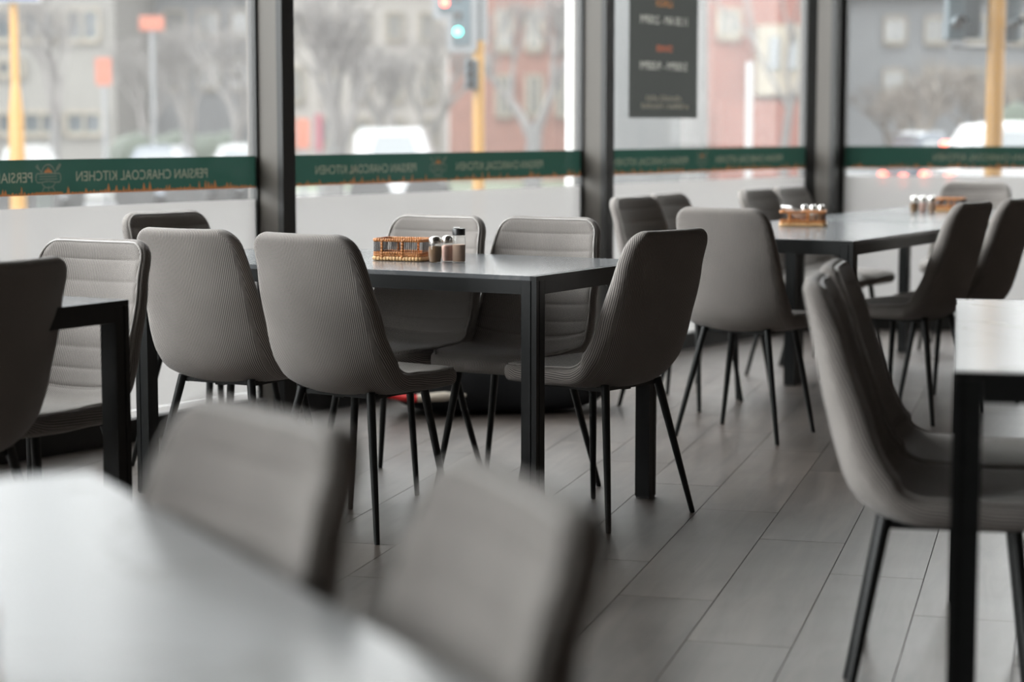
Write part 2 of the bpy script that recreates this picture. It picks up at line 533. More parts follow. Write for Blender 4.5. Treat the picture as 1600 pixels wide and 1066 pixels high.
for k in range(-60, 60):
    u0 = -0.812 + PW * k
    off = (4.55 - 0.409 * k) % PL
    for m in range(-12, 16):
        w0 = off + PL * m
        c = PN * (u0 + PW / 2) + PLANK_DIR * (w0 + PL / 2)
        quad = []
        for du, dw in ((0, 0), (PW, 0), (PW, PL), (0, PL)):
            p = PN * (u0 + du) + PLANK_DIR * (w0 + dw); quad.append((p.x, p.y))
        cl = clip(quad, POLY)
        if len(cl) < 3: continue
        ar = abs(sum(cl[i][0] * cl[(i + 1) % len(cl)][1] - cl[(i + 1) % len(cl)][0] * cl[i][1] for i in range(len(cl)))) / 2
        if ar < 0.002: continue
        full = abs(ar - PW * PL) < 1e-6
        vis = c.y > 3.4 and abs(c.x) < c.y * 0.27 + 0.5
        planks.append((0 if vis else 1, c.length, c, cl, full))
planks.sort(key=lambda t: (t[0], t[1]))
base = MB()
q = []
for du, dw in ((-PW / 2, -PL / 2), (PW / 2, -PL / 2), (PW / 2, PL / 2), (-PW / 2, PL / 2)):
    p = PN * du + PLANK_DIR * dw; q.append((p.x, p.y))
plank_prism(base, q)
base_me = base.mesh('plank', FLOORM)
rest = MB()
for i, (v, d, c, cl, full) in enumerate(planks):
    if i < 300:
        if full:
            o = link('plank', base_me, FLOOR); o.location = (c.x, c.y, 0)
        else:
            mb = MB(); plank_prism(mb, [(x - c.x, y - c.y) for x, y in cl])
            o = mb.obj('plank', FLOORM, FLOOR); o.location = (c.x, c.y, 0)
    else:
        plank_prism(rest, cl)
o = rest.obj('outer_planks', FLOORM, FLOOR); o['kind'] = 'stuff'

# glazed walls -------------------------------------------------------
def strip(mbx, fn, s0, s1, d0, d1, z0, z1):
    vs = [fn(s, d, z) for z in (z0, z1) for s, d in ((s0, d0), (s1, d0), (s1, d1), (s0, d1))]
    fs = [(3, 2, 1, 0), (4, 5, 6, 7), (0, 1, 5, 4), (1, 2, 6, 5), (2, 3, 7, 6), (3, 0, 4, 7)]
    mbx.add(vs, fs)
def quad_plane(mbx, fn, s0, s1, d, z0, z1):
    mbx.add([fn(s0, d, z0), fn(s1, d, z0), fn(s1, d, z1), fn(s0, d, z1)], [(0, 1, 2, 3)])

Z_FROST, Z_B0, Z_B1 = 0.897, 0.943, 1.071
win_n = 0
MUL_W, MUL_D = 0.075, 0.145
def window(fn, s0, s1):
    global win_n
    win_n += 1
    w = struct(empty('window_%d' % win_n))
    mb = MB(); strip(mb, fn, s0, s1, -0.012, -0.004, 0.085, H_ROOM - 0.08); mb.obj('pane', GLASS, w)
    mb = MB(); quad_plane(mb, fn, s0 + 0.004, s1 - 0.004, 0.0, 0.115, Z_FROST); mb.obj('frosted_film', FROST, w)
    mb = MB(); quad_plane(mb, fn, s0 + 0.004, s1 - 0.004, 0.0, 0.086, 0.111); mb.obj('frosted_skirt', FROST, w)
    mb = MB(); strip(mb, fn, s0, s1, -0.04, 0.045, 0.0, 0.085); mb.obj('bottom_rail', FRAME, w)
    mb = MB(); strip(mb, fn, s0, s1, -0.04, 0.045, H_ROOM - 0.09, H_ROOM); mb.obj('top_rail', FRAME, w)
    # sampling portal for the sky light that enters through this pane (emits nothing itself)
    ld = bpy.data.lights.new('sky_portal', 'AREA'); ld.shape = 'RECTANGLE'
    a, b = Vector(fn(s0, 0.05, 0)), Vector(fn(s1, 0.05, 0)); inw = Vector(fn(s0, 1.05, 0)) - a
    z0, z1 = Z_B1, H_ROOM - 0.1
    ld.size = (b - a).length; ld.size_y = z1 - z0; ld.cycles.is_portal = True
    lo = bpy.data.objects.new('sky_portal', ld); COL.objects.link(lo)
    lo.location = ((a.x + b.x) / 2, (a.y + b.y) / 2, (z0 + z1) / 2)
    lo.rotation_euler = inw.to_track_quat('-Z', 'Z').to_euler()
    lo.parent = w
    return w
EMB_W = 0.132
def emblem(fn, mid, cx, ht, parent, fin):
    """round-topped grill badge with ribbon, spatula and fork, flames inside: fine cells of vinyl side by side"""
    st = []                                            # strokes: (polyline, width)
    st.append(([(0.030 * math.cos(math.pi * i / 14), 0.010 + 0.034 * math.sin(math.pi * i / 14)) for i in range(15)], 0.0045))
    st.append(([(-0.052, 0.012), (0, 0.011), (0.052, 0.012), (0.057, 0.004), (0.057, -0.012), (0.052, -0.020), (0.034, -0.020), (0, -0.016), (-0.034, -0.020), (-0.052, -0.020), (-0.057, -0.012), (-0.057, 0.004), (-0.052, 0.012)], 0.004))
    st += [([(-0.038, 0.001), (0.038, 0.001)], 0.004), ([(-0.040, -0.0085), (0.040, -0.0085)], 0.004)]
    st += [([(-0.030, 0.016), (-0.046, 0.032)], 0.005), ([(-0.043, 0.029), (-0.054, 0.041)], 0.013), ([(0.030, 0.016), (0.046, 0.032)], 0.005)]
    st += [([(0.044, 0.032), (0.049, 0.045)], 0.003), ([(0.046, 0.031), (0.054, 0.042)], 0.003), ([(0.048, 0.028), (0.059, 0.038)], 0.003)]
    st.append(([(0.030 * math.cos(math.pi + math.pi * i / 10), -0.020 + 0.020 * math.sin(math.pi + math.pi * i / 10)) for i in range(11)], 0.004))
    st += [([(x * 0.8, -0.034), (x * 1.3, -0.052)], 0.004) for x in (-0.022, 0.0, 0.022)]
    flames = ((-0.013, 0.012), (-0.006, 0.018), (0.001, 0.023), (0.008, 0.017), (0.014, 0.011))
    def dist(px, py, a, b):
        vx, vy = b[0] - a[0], b[1] - a[1]; t = max(0, min(1, ((px - a[0]) * vx + (py - a[1]) * vy) / (vx * vx + vy * vy)))
        return math.hypot(px - a[0] - vx * t, py - a[1] - vy * t)
    cell = 0.0016; nx, ny = int(EMB_W / cell), int(ht / cell)
    cw, ch = EMB_W / nx, ht / ny
    out = {'c': MB(), 'o': MB(), 'g': MB()}
    for iy in range(ny):
        for ix in range(nx):
            x, y = -EMB_W / 2 + cw * (ix + 0.5), ch * (iy + 0.5)
            ey = y - 0.066; k = 'g'
            if any(0.014 <= ey <= 0.014 + h * (1 - abs(x - fx) / 0.006) for fx, h in flames): k = 'o'
            elif y < 0.006 + 0.006 * abs(math.sin(x * 260)): k = 'o'
            elif any(dist(x, ey, a, b) < w / 2 for pl, w in st for a, b in zip(pl, pl[1:])): k = 'c'
            X0, Y0 = cx + x - cw / 2, y - ch / 2
            out[k].add([fn(mid - X0, 0.002, Z_B0 + Y0), fn(mid - X0 - cw, 0.002, Z_B0 + Y0), fn(mid - X0 - cw, 0.002, Z_B0 + Y0 + ch), fn(mid - X0, 0.002, Z_B0 + Y0 + ch)], [(0, 1, 2, 3)])
    for k, nm, m in (('g', 'emblem_ground', GREEN), ('c', 'emblem', EMBV), ('o', 'emblem_flame', ORANGEV)):
        fin(out[k].obj(nm, m, parent))['kind'] = 'stuff'

def sign(fn, s0, s1, texts, logos, label):
    root = empty('window_sign', fn((s0 + s1) / 2, 0.003, Z_B0))
    tag(root, label, 'sign', 'green sign strips on the windows')
    inv = Matrix.Translation(root.location).inverted()
    def fin(o):
        o.matrix_parent_inverse = inv
        return o
    mid = (s0 + s1) / 2; hw = (s1 - s0) / 2 - 0.004; FZ = 0.043
    # x runs against s, so that the lettering reads from the street and mirrored from inside
    HT = Z_B1 - Z_B0
    ex = sorted(mid - s for s in logos)
    edges = [-hw] + [e + d for e in ex for d in (-EMB_W / 2, EMB_W / 2)] + [hw]
    strip_mb, let_mb, fl = MB(), MB(), MB()
    rr = random.Random(int(abs(s0) * 100))
    for a, b in zip(edges[0::2], edges[1::2]):
        lines = []
        for s, w in texts:
            c = mid - s
            if a < c < b:
                w = min(w, b - a - 0.02)
                lines.append((max(a + w / 2 + 0.008, min(b - w / 2 - 0.008, c)), w, 0.047, 0.052, 'PERSIAN CHARCOAL KITCHEN'))
        sheet, let = punched_sheet(a, b, FZ, HT, lines)
        strip_mb.add([fn(mid - x, 0.002, Z_B0 + y) for x, y in sheet[0]], sheet[1])
        let_mb.add([fn(mid - x, 0.002, Z_B0 + y) for x, y in let[0]], let[1])
        # lower edge: a jagged line of flames, orange below it and green above
        line = [(a, 0.004)]; x = a
        while x < b - 0.03:
            big = rr.random() < 0.3
            h = rr.uniform(0.022, 0.040) if big else rr.uniform(0.008, 0.017); w = rr.uniform(0.010, 0.020)
            line += [(x + w * rr.uniform(0.35, 0.65), h), (x + w, rr.uniform(0.002, 0.006))]; x += w
        line.append((b, 0.004))
        for (xa, ha), (xb, hb) in zip(line, line[1:]):
            strip_mb.add([fn(mid - xx, 0.002, Z_B0 + yy) for xx, yy in ((xa, ha), (xb, hb), (xb, FZ), (xa, FZ))], [(0, 1, 2, 3)])
            fl.add([fn(mid - xx, 0.002, Z_B0 + yy) for xx, yy in ((xa, 0), (xb, 0), (xb, hb), (xa, ha))], [(0, 1, 2, 3)])
    fin(strip_mb.obj('strip', GREEN, root))
    fin(fl.obj('flame_border', ORANGEV, root))['kind'] = 'stuff'
    if texts: fin(let_mb.obj('lettering', CREAMV, root))['kind'] = 'stuff'
    for e in ex: emblem(fn, mid, e, HT, root, fin)
    return root

mul_s = [S_M3 - STEP * k for k in range(0, 8)]
trim_n = 0
for k, s in enumerate(mul_s):
    trim_n += 1
    root = struct(empty('trim_%d' % trim_n))
    last = (k == 0)
    D = 0.185 if last else MUL_D
    W = 0.17 if last else MUL_W
    mb = MB(); strip(mb, wp, s + 0.006, s + W, -0.05, D - 0.03, 0, H_ROOM); mb.obj('mullion_fin', FIN, root)
    mb = MB(); strip(mb, wp, s + 0.004, s + W + 0.002, D - 0.03, D, 0, H_ROOM); mb.obj('mullion_cap', FRAME, root)
    mb = MB(); strip(mb, wp, s - 0.006, s + 0.006, -0.03, 0.012, 0, H_ROOM); mb.obj('gasket', FRAME, root)
WIN = []
for k in range(7):
    a, b = mul_s[k + 1] + MUL_W, mul_s[k]
    WIN.append((a, b)); window(wp, a, b)
# far wall
far_s = [0.22, 2.05]
for i in range(1):
    window(fp, far_s[i], far_s[i + 1] - 0.075)
for s in far_s[1:]:
    trim_n += 1
    root = struct(empty('trim_%d' % trim_n))
    mb = MB(); strip(mb, fp, s - 0.075, s, -0.05, MUL_D - 0.03, 0, H_ROOM); mb.obj('mullion_fin', FIN, root)
    mb = MB(); strip(mb, fp, s - 0.077, s + 0.002, MUL_D - 0.03, MUL_D, 0, H_ROOM); mb.obj('mullion_cap', FRAME, root)
mb = MB(); strip(mb, fp, 0.0, 0.225, -0.05, 0.03, 0, H_ROOM)
trim_n += 1; struct(mb.obj('trim_%d' % trim_n, FRAME))
mb = MB(); strip(mb, fp, far_s[1], 6.2, -0.1, 0.0, 0, H_ROOM)  # unseen; replaces further panes so less light comes from that side
struct(mb.obj('wall_far', WALLM))

P = s_at_px
sign(wp, *WIN[2], [(P(223), P(326) - P(121)), (P(-42) , P(326) - P(121))], [P(73)], 'green sign strip with flame border across the leftmost window pane, mirrored cream lettering')
sign(wp, *WIN[1], [(P(573), P(653) - P(496)), (P(782), P(850) - P(715))], [P(684)], 'green sign strip with flame border across the pane before the middle traffic light')
sign(wp, *WIN[0], [(P(1018), P(1075) - P(958)), (P(1172), P(1224) - P(1120))], [P(1097)], 'green sign strip below the dark opening hours poster, faint mirrored lettering')
sign(fp, far_s[0], far_s[1] - 0.075, [(1.05, 0.62)], [], 'green sign strip on the far right pane behind the white car, very faint lettering')

# opening-hours poster on pane 3
s0, s1 = P(981), P(1088)
pc = (s0 + s1) / 2; ph = 1.30; YP = wp(pc, 0, 0)[1]; z0 = CAM_H + (Y_HOR - 184.5) * YP / F_PX
root = tag(empty('hours_poster', wp(pc, 0.004, z0)), 'dark grey opening hours poster hung on the glass, mirrored white and orange print', 'poster')
inv = Matrix.Translation(root.location).inverted()
zz = lambda y: CAM_H + (Y_HOR - y) * YP / F_PX - z0
PLINES = [(0.0, 0.155, zz(14), 0.050, 'LUNCH', PORANGE, 'lunch_heading'), (0.0, 0.45, zz(41), 0.062, '11:30 AM - 2:00PM', PWHITE, 'lunch_hours'),
          (0.0, 0.155, zz(83), 0.050, 'DINNER', PREDI, 'dinner_heading'), (0.0, 0.45, zz(111), 0.062, '5:00PM - 9:00PM', PWHITE, 'dinner_hours')]
hw = (s1 - s0) / 2
sheet, _ = punched_sheet(-hw, hw, 0, ph, [l[:5] for l in PLINES])
mb = MB(); mb.add([wp(pc - x, 0.004, z0 + y) for x, y in sheet[0]], sheet[1])
o = mb.obj('sheet', PSHEET, root); o.matrix_parent_inverse = inv
for l in PLINES:
    _, let = punched_sheet(-hw, hw, 0, ph, [l[:5]])
    mb = MB(); mb.add([wp(pc - x, 0.004, z0 + y) for x, y in let[0]], let[1])
    o = mb.obj(l[6], l[5], root); o.matrix_parent_inverse = inv; o['kind'] = 'stuff'
zz = lambda y: CAM_H + (Y_HOR - y) * YP / F_PX
for nm, z, wid, n, sx in (('small_print', zz(158), 0.34, 20, 0.0), ('small_print', zz(170), 0.46, 27, 0.03)):
    m = MB(); st = wid / n; rr = random.Random(n)
    for i in range(n):
        if rr.random() < 0.12: continue
        a = pc + sx * 0.5 - wid / 2 + i * st
        quad_plane(m, wp, a, a + st * 0.7, 0.0052, z, z + rr.choice((0.018, 0.024, 0.028)))
    o = m.obj(nm, CREAMP, root); o.matrix_parent_inverse = inv; o['kind'] = 'stuff'

# ------------------------------------------------------------------ chair
PROF = [(0.262, 0.435), (0.20, 0.441), (0.10, 0.438), (0.0, 0.432), (-0.08, 0.431), (-0.135, 0.443), (-0.175, 0.478), (-0.198, 0.53), (-0.218, 0.60), (-0.238, 0.68), (-0.256, 0.76), (-0.272, 0.835), (-0.282, 0.888)]
def catmull(pts, n):
    out = []
    P_ = [pts[0]] + pts + [pts[-1]]
    for i in range(len(pts) - 1):
        p0, p1, p2, p3 = [Vector(p) for p in P_[i:i + 4]]
        for k in range(n):
            t = k / n
            out.append(0.5 * ((2 * p1) + (p2 - p0) * t + (2 * p0 - 5 * p1 + 4 * p2 - p3) * t * t + (3 * p1 - p0 - 3 * p2 + p3) * t ** 3))
    out.append(Vector(pts[-1]))
    return out
CURVE = catmull(PROF, 12)
ARC = [0.0]
for i in range(1, len(CURVE)):
    ARC.append(ARC[-1] + (CURVE[i] - CURVE[i - 1]).length)
SL = ARC[-1]
def cpos(s):
    s = max(0, min(SL, s))
    for i in range(1, len(ARC)):
        if ARC[i] >= s:
            t = (s - ARC[i - 1]) / max(1e-9, ARC[i] - ARC[i - 1])
            p = CURVE[i - 1].lerp(CURVE[i], t)
            return p
    return CURVE[-1]
def cframe(s):
    p = cpos(s); a, b = cpos(s - 0.012), cpos(s + 0.012)
    t = (b - a).normalized()
    return p, t, Vector((t.y, -t.x))
def interp(tab, x):
    for (x0, y0), (x1, y1) in zip(tab, tab[1:]):
        if x <= x1:
            t = max(0, min(1, (x - x0) / (x1 - x0)))
            t = t * t * (3 - 2 * t)
            return y0 + (y1 - y0) * t
    return tab[-1][1]
SB = 0.43   # arc position of the bend
WTAB = [(0, 0.200), (0.15, 0.212), (0.33, 0.222), (0.46, 0.222), (0.62, 0.212), (SL, 0.190)]
WRAP = [(0, 0.0), (0.15, 0.006), (0.30, 0.022), (0.44, 0.062), (0.58, 0.048), (0.75, 0.034), (SL, 0.016)]
HTAB = [(0, 0.024), (0.1, 0.027), (0.4, 0.027), (0.6, 0.024), (SL, 0.019)]
def corner(w, ds, r):
    if ds >= r: return w
    return w - r + math.sqrt(max(0, r * r - (r - ds) ** 2))
def weff(s):
    w = interp(WTAB, s)
    return min(corner(w, s, 0.10), corner(w, SL - s, 0.065))
def heff(s):
    h = interp(HTAB, s)
    ds = min(s, SL - s)
    return h * math.sqrt(max(0.0, 1 - (1 - min(1, ds / h)) ** 2)) if ds < h else h
def spt(s, x, off):
    p, t, n = cframe(s)
    w = interp(WTAB, s)
    e = interp(WRAP, s) * abs(x / w) ** 2.3
    q = p + n * (e + off)
    return (x, q.x, q.y)
def spaced():
    ss = [0.0002, 0.0008, 0.002, 0.004, 0.008, 0.014, 0.022, 0.034, 0.05, 0.07, 0.1]
    k = 30
    mid = [0.1 + (SL - 0.2) * i / k for i in range(1, k)]
    return ss + mid + [SL - s for s in reversed(ss)]
def sq(v): return math.copysign(abs(v) ** 0.78, v)
def build_shell():
    mb = MB(); mb.uv = []
    NT, NE = 20, 8
    rows = spaced()
    loop = None
    for s in rows:
        w, h = weff(s), heff(s)
        hw = max(0.0005, w - h)
        ring = []
        for i in range(NT + 1):                       # sitter side
            x = -hw + 2 * hw * i / NT; ring.append((x, h, x))
        for i in range(1, NE):
            a = math.pi / 2 - math.pi * i / NE; ring.append((hw + h * sq(math.cos(a)), h * sq(math.sin(a)), hw + h * (math.pi / 2 - a)))
        for i in range(NT + 1):
            x = hw - 2 * hw * i / NT; ring.append((x, -h, x + 0.3))
        for i in range(1, NE):
            a = -math.pi / 2 - math.pi * i / NE; ring.append((-hw + h * sq(math.cos(a)), h * sq(math.sin(a)), -hw - h * (-math.pi / 2 - a) + 0.0))
        loop = len(ring)
        for x, off, u in ring:
            mb.v.append(spt(s, x, off)); mb.uv.append((u, s))
    for r in range(len(rows) - 1):
        for k in range(loop):
            k2 = (k + 1) % loop
            mb.f.append((r * loop + k, r * loop + k2, (r + 1) * loop + k2, (r + 1) * loop + k))
    mb.f.append(tuple(reversed(range(loop)))); e = (len(rows) - 1) * loop
    mb.f.append(tuple(e + k for k in range(loop)))
    return mb
def pad_w(s, s0, s1, r0, r1):
    w = interp(WTAB, s) - 0.0115
    return min(corner(w, s - s0, r0), corner(w, s1 - s, r1))
def build_pad(s0, s1, r0, r1, seams, ns):
    mb = MB(); mb.uv = []
    NT = 18
    rows = [s0 + 0.0005 + (s1 - s0 - 0.001) * i / ns for i in range(ns + 1)]
    for i, s in enumerate(rows):
        w = max(0.004, pad_w(s, s0, s1, r0, r1)); h = heff(s)
        for k in range(NT + 1):
            t = -1 + 2 * k / NT
            t = math.copysign(1 - (1 - abs(t)) ** 1.4, t)
            edge = min(1.0, min((1 - abs(t)) * w, s - s0, s1 - s) / 0.018)
            edge = math.sqrt(max(0, 1 - (1 - edge) ** 2))
            if seams:
                ph = (s - s0) / seams
                q = abs(math.sin(math.pi * ph)) ** 0.35
                puff = 0.0003 + 0.0046 * q
            else:
                puff = 0.005
            off = h - 0.003 + (0.003 + puff) * edge
            mb.v.append(spt(s, t * w, off)); mb.uv.append((t * w, s))
    n = NT + 1
    for r in range(ns):
        for k in range(NT):
            a = r * n + k
            mb.f.append((a, a + 1, a + n + 1, a + n))
    return mb
S0B, S1B = 0.455, SL - 0.011
S0S, S1S = 0.022, 0.45
def build_piping():
    mb = MB()
    path = []
    N = 26
    ss = [S0S + 0.02 + (S1S - S0S - 0.02) * i / N for i in range(N)] + [S0B + 0.001 + (S1B - S0B - 0.001) * i / N for i in range(N)]
    ss += [S1B - 0.02, S1B - 0.01, S1B - 0.004, S1B - 0.001]
    ss = sorted(set(ss))
    for sgn in (-1,):
        for s in ss:
            w = interp(WTAB, s) - 0.0115
            w = min(w, corner(w, S1B - s, 0.05), corner(w, s - S0S, 0.08))
            path.append((s, w))
    pts = [spt(s, -w, heff(s) + 0.001) for s, w in path]
    top = path[-1][1]
    pts += [spt(S1B, -top + 2 * top * i / 10, heff(S1B) + 0.001) for i in range(1, 10)]
    pts += [spt(s, w, heff(s) + 0.001) for s, w in reversed(path)]
    mb.tube(pts, 0.0028, 6)
    return mb
LEG_T, LEG_R, LEG_F = 0.130, (0.214, -0.204), (0.197, 0.173)
def build_chair():
    root = empty('dining_chair')
    build_shell().obj('shell', FABRIC, root, True)
    build_pad(S0B, S1B, 0.03, 0.05, 0.0605, 110).obj('backrest_pad', FABRIC, root, True)
    build_pad(S0S, S1S, 0.08, 0.05, 0, 30).obj('seat_pad', FABRIC, root, True)
    build_piping().obj('piping', PIPE, root, True)
    for sx in (-1, 1):
        for (fx, fy), ty in ((LEG_R, -0.125), (LEG_F, 0.125)):
            top = Vector((sx * LEG_T, ty, 0.424)); ft = Vector((sx * fx, fy, 0.0))
            mb = MB()
            mb.tube([top, top.lerp(ft, 0.5), top.lerp(ft, 0.985), ft], [0.0135, 0.0112, 0.0085, 0.0075], 12)
            mb.obj('leg', BLACKM, root, True)
    mb = MB()
    mb.box((0, 0.125, 0.412), (0.27, 0.03, 0.012)); mb.box((0, -0.110, 0.412), (0.27, 0.03, 0.012))
    mb.box((0.0, 0.0, 0.404), (0.034, 0.22, 0.010)); 
    for sx in (-1, 1):
        mb.box((sx * 0.125, 0, 0.410), (0.028, 0.24, 0.011))
    mb.obj('under_frame', BLACKM, root)
    return root

CHAIRS = [
 ('C2', -0.444, 5.968, -35.0, 'grey ribbed chair seen from behind, at the near side of the basket table, right one'),
 ('C1', -0.847, 6.263, -29.0, 'grey ribbed chair seen from behind, at the near side of the basket table, left one'),
 ('C5', 0.266, 6.136, 49.8, 'grey ribbed chair at the right end of the shaker table, its back turned to us'),
 ('C3', -0.385, 6.700, 148.7, 'grey chair across the table facing us, its back right behind the shakers'),
 ('C4', 0.005, 6.545, 152.2, 'grey chair across the table facing us, right of the shakers'),
 ('C0', -1.045, 7.055, 230.0, 'dark grey chair by the window, only its back showing over the left ribbed chair'),
 ('C6', 0.920, 7.767, -31.8, 'plain grey chair seen from behind at the near end of the long back table'),
 ('C14', 0.745, 8.620, -123.0, 'dark chair on the window side of the back table, leftmost, beside the mullion'),
 ('C15', 0.930, 9.000, -119.0, 'dark chair on the window side, half hidden behind the leftmost dark chair'),
 ('C12', 1.410, 9.680, -122.0, 'dark chair right behind the napkin basket on the back table'),
 ('C13', 1.620, 10.060, -122.0, 'dark chair by the corner post, further back behind the napkin basket'),
 ('C9', 1.630, 8.250, 55.4, 'grey chair on the right side of the back table, nearer of the two'),
 ('C10', 1.910, 8.640, 56.0, 'dark grey chair at the right edge, second along the back table right side'),
 ('C11', 2.420, 10.780, 156.0, 'dark chair at the far end of the back table, facing us under the far window'),
 ('CL1', -1.380, 4.740, 64.0, 'dark chair cut off by the left edge, its back turned to us'),
 ('CL2', -1.260, 5.250, 149.0, 'grey chair with quilted back facing us behind the black leg at far left'),
 ('C7', 0.885, 4.030, -101.0, 'large quilted grey chair at right in profile, nearer of the two'),
 ('C8', 0.985, 4.460, -103.0, 'quilted grey chair just behind the large profile chair at right'),
 ('CF1', -0.480, 2.009, 126.0, 'blurred chair back in the foreground, left of the two at the white table'),
 ('CF2', -0.245, 1.645, 110.0, 'blurred chair back in the foreground, right of the two, nearest the camera'),
]
proto = build_chair()
for i, (k, x, y, r, lab) in enumerate(CHAIRS):
    o = proto if i == 0 else copy_tree(proto)
    o.location = (x, y, 0.0); o.rotation_euler = (0, 0, math.radians(r))
    tag(o, lab, 'chair', 'grey upholstered dining chairs')

# ------------------------------------------------------------------ tables
AD = Vector((-0.866, 0.5)); BD = Vector((0.5, 0.866)); TH = 0.765
def leg_poly(sx, sy, t=0.05, g=0.004):
    """square leg with a groove running down both outer faces; (0,0) is the outer corner"""
    a, b = 0.016, 0.016 + g
    pts = [(0, 0), (a, 0), (a, g), (b, g), (b, 0), (t, 0), (t, t), (0, t), (0, b), (g, b), (g, a), (0, a)]
    return [(-sx * x, -sy * y) for x, y in pts]
def table(L, W, cx, cy, rz, label, top=None):
    r = tag(empty('dining_table', (cx, cy, 0), rz), label, 'table', 'black framed dining tables')
    mb = MB(); mb.box((0, 0, TH - 0.007), (L - 0.044, W - 0.006, 0.014), bev=0.0012); mb.obj('table_top', top or MARBLE, r)
    for sx in (-1, 1):
        for sy in (-1, 1):
            mb = MB()
            p = [(sx * L / 2 + x, sy * W / 2 + y) for x, y in leg_poly(sx, sy)]
            if sx * sy < 0: p = p[::-1]
            mb.prism(p, 0.006, TH - 0.0145)
            lg = mb.obj('leg', TABLEM, r)
            mb = MB(); mb.box((sx * (L / 2 - 0.025), sy * (W / 2 - 0.025), 0.003), (0.046, 0.046, 0.006)); mb.obj('foot_pad', BLKPL, lg)
    for sy in (-1, 1):
        mb = MB(); mb.box((0, sy * (W / 2 - 0.0125), TH - 0.034), (L - 0.101, 0.025, 0.040)); mb.obj('apron', TABLEM, r)
    for sx in (-1, 1):
        mb = MB(); mb.box((sx * (L / 2 - 0.0125), 0, TH - 0.034), (0.025, W - 0.101, 0.040)); mb.obj('apron', TABLEM, r)
        mb = MB(); mb.box((sx * (L / 2 - 0.0105), 0, TH - 0.0073), (0.021, W, 0.0135)); mb.obj('end_strip', TABLEM, r)
    return r
def table_at(corner_xy, u, v, L, W, label, top=None):
    """corner + u along the length, v along the width"""
    c = Vector(corner_xy) + u * (L / 2) + v * (W / 2)
    return table(L, W, c.x, c.y, math.degrees(math.atan2(u.y, u.x)), label, top)
T1C = Vector((0.0696, 5.754)); T2C = Vector((1.269, 7.505))
table_at(T1C, AD, BD, 1.49, 0.79, 'black framed table with grey top in the middle, wicker basket and shakers on it')
table_at(T2C, BD, AD, 1.54, 0.88, 'back table with napkin basket, pale top reflecting the window')
table_at(T2C + BD * 1.555, BD, AD, 1.54, 0.88, 'farthest table pushed against the back table, shakers on it')
table_at((-0.951, 4.99), AD, -BD, 1.49, 0.79, 'dark table at the left edge, its black corner leg before the quilted chair')
U5 = Vector((0.216, 0.9764)); V5 = Vector((0.9764, -0.216))
table_at((0.775, 3.516), U5, V5, 1.54, 0.79, 'white topped table with thick black leg at the right edge', MARBLE_W)
U6 = Vector((0.455, -0.8905)); V6 = Vector((-0.8905, -0.455))
table_at((-0.532, 2.51), U6, V6, 1.49, 0.79, 'blurred white table in the lower left foreground', MARBLE_W)

# ------------------------------------------------------------------ baskets and shakers
TZ = TH + 0.0003
def basket(L, W, H, loc, rz, label):
    r = tag(empty('wicker_basket', loc, rz), label, 'basket', 'small wicker baskets on tables')
    def rim(z, rad, m, mat, name, bead):
        pts = []
        per = 2 * (L + W); n = int(per / bead)
        mb = MB()
        cr = 0.018
        def pos(d):
            d %= per
            for (x0, y0), (x1, y1), ln in (((-L / 2, -W / 2), (L / 2, -W / 2), L), ((L / 2, -W / 2), (L / 2, W / 2), W), ((L / 2, W / 2), (-L / 2, W / 2), L), ((-L / 2, W / 2), (-L / 2, -W / 2), W)):
                if d <= ln:
                    t = d / ln; return Vector((x0 + (x1 - x0) * t, y0 + (y1 - y0) * t, z)), math.atan2(y1 - y0, x1 - x0)
                d -= ln
        for i in range(n):
            p, a = pos(i * per / n)
            k = max(abs(p.x) / (L / 2), 0) ; 
            if abs(p.x) > L / 2 - cr and abs(p.y) > W / 2 - cr:
                c = Vector((math.copysign(L / 2 - cr, p.x), math.copysign(W / 2 - cr, p.y), z))
                p = c + (p - c).normalized() * cr
            mb.ellipsoid(p, (bead * 0.72, rad * 0.75, rad), Matrix.Rotation(a, 3, 'Z') @ Matrix.Rotation(0.55, 3, 'Y'), 7, 5)
        o = mb.obj(name, mat, r, True); o['kind'] = 'stuff'
        return o
    rim(0.0075, 0.0075, 0, RATTAN_L, 'base_rim', 0.011)
    rim(0.0185, 0.0045, 0, RATTAN, 'lower_braid', 0.007)
    rim(H - 0.005, 0.0055, 0, RATTAN, 'top_rim', 0.008)
    rim(H * 0.36, 0.003, 0, RATTAN, 'middle_braid', 0.007)
    mb = MB(); mb.box((0, 0, 0.006), (L - 0.006, W - 0.006, 0.004)); mb.obj('basket_floor', RATTAN, r)
    mb = MB()
    def spokes(n, f):
        for i in range(n):
            p = f((i + 0.5) / n)
            mb.tube([(p[0], p[1], 0.006), (p[0], p[1], H - 0.004)], 0.0011, 5)
    spokes(int(L / 0.0075), lambda t: (-L / 2 + 0.01 + (L - 0.02) * t, -W / 2)); spokes(int(L / 0.0075), lambda t: (-L / 2 + 0.01 + (L - 0.02) * t, W / 2))
    spokes(int(W / 0.0075), lambda t: (-L / 2, -W / 2 + 0.01 + (W - 0.02) * t)); spokes(int(W / 0.0075), lambda t: (L / 2, -W / 2 + 0.01 + (W - 0.02) * t))
    o = mb.obj('spokes', DARKSTK, r, True); o['kind'] = 'stuff'
    # wrapped handle frames on the long and short sides
    for sy in (-1, 1):
        mb = MB()
        for x in (-L * 0.30, L * 0.12):
            for k in range(6):
                mb.ellipsoid((x, sy * (W / 2 + 0.001), 0.014 + (H - 0.022) * k / 5), (0.0055, 0.005, 0.0062), None, 6, 5)
        for k in range(9):
            mb.ellipsoid((-L * 0.30 + L * 0.42 * k / 8, sy * (W / 2 + 0.001), H * 0.36), (0.0065, 0.0045, 0.0045), None, 6, 5)
        o = mb.obj('handle_wrap', RATTAN, r, True); o['kind'] = 'stuff'
    return r
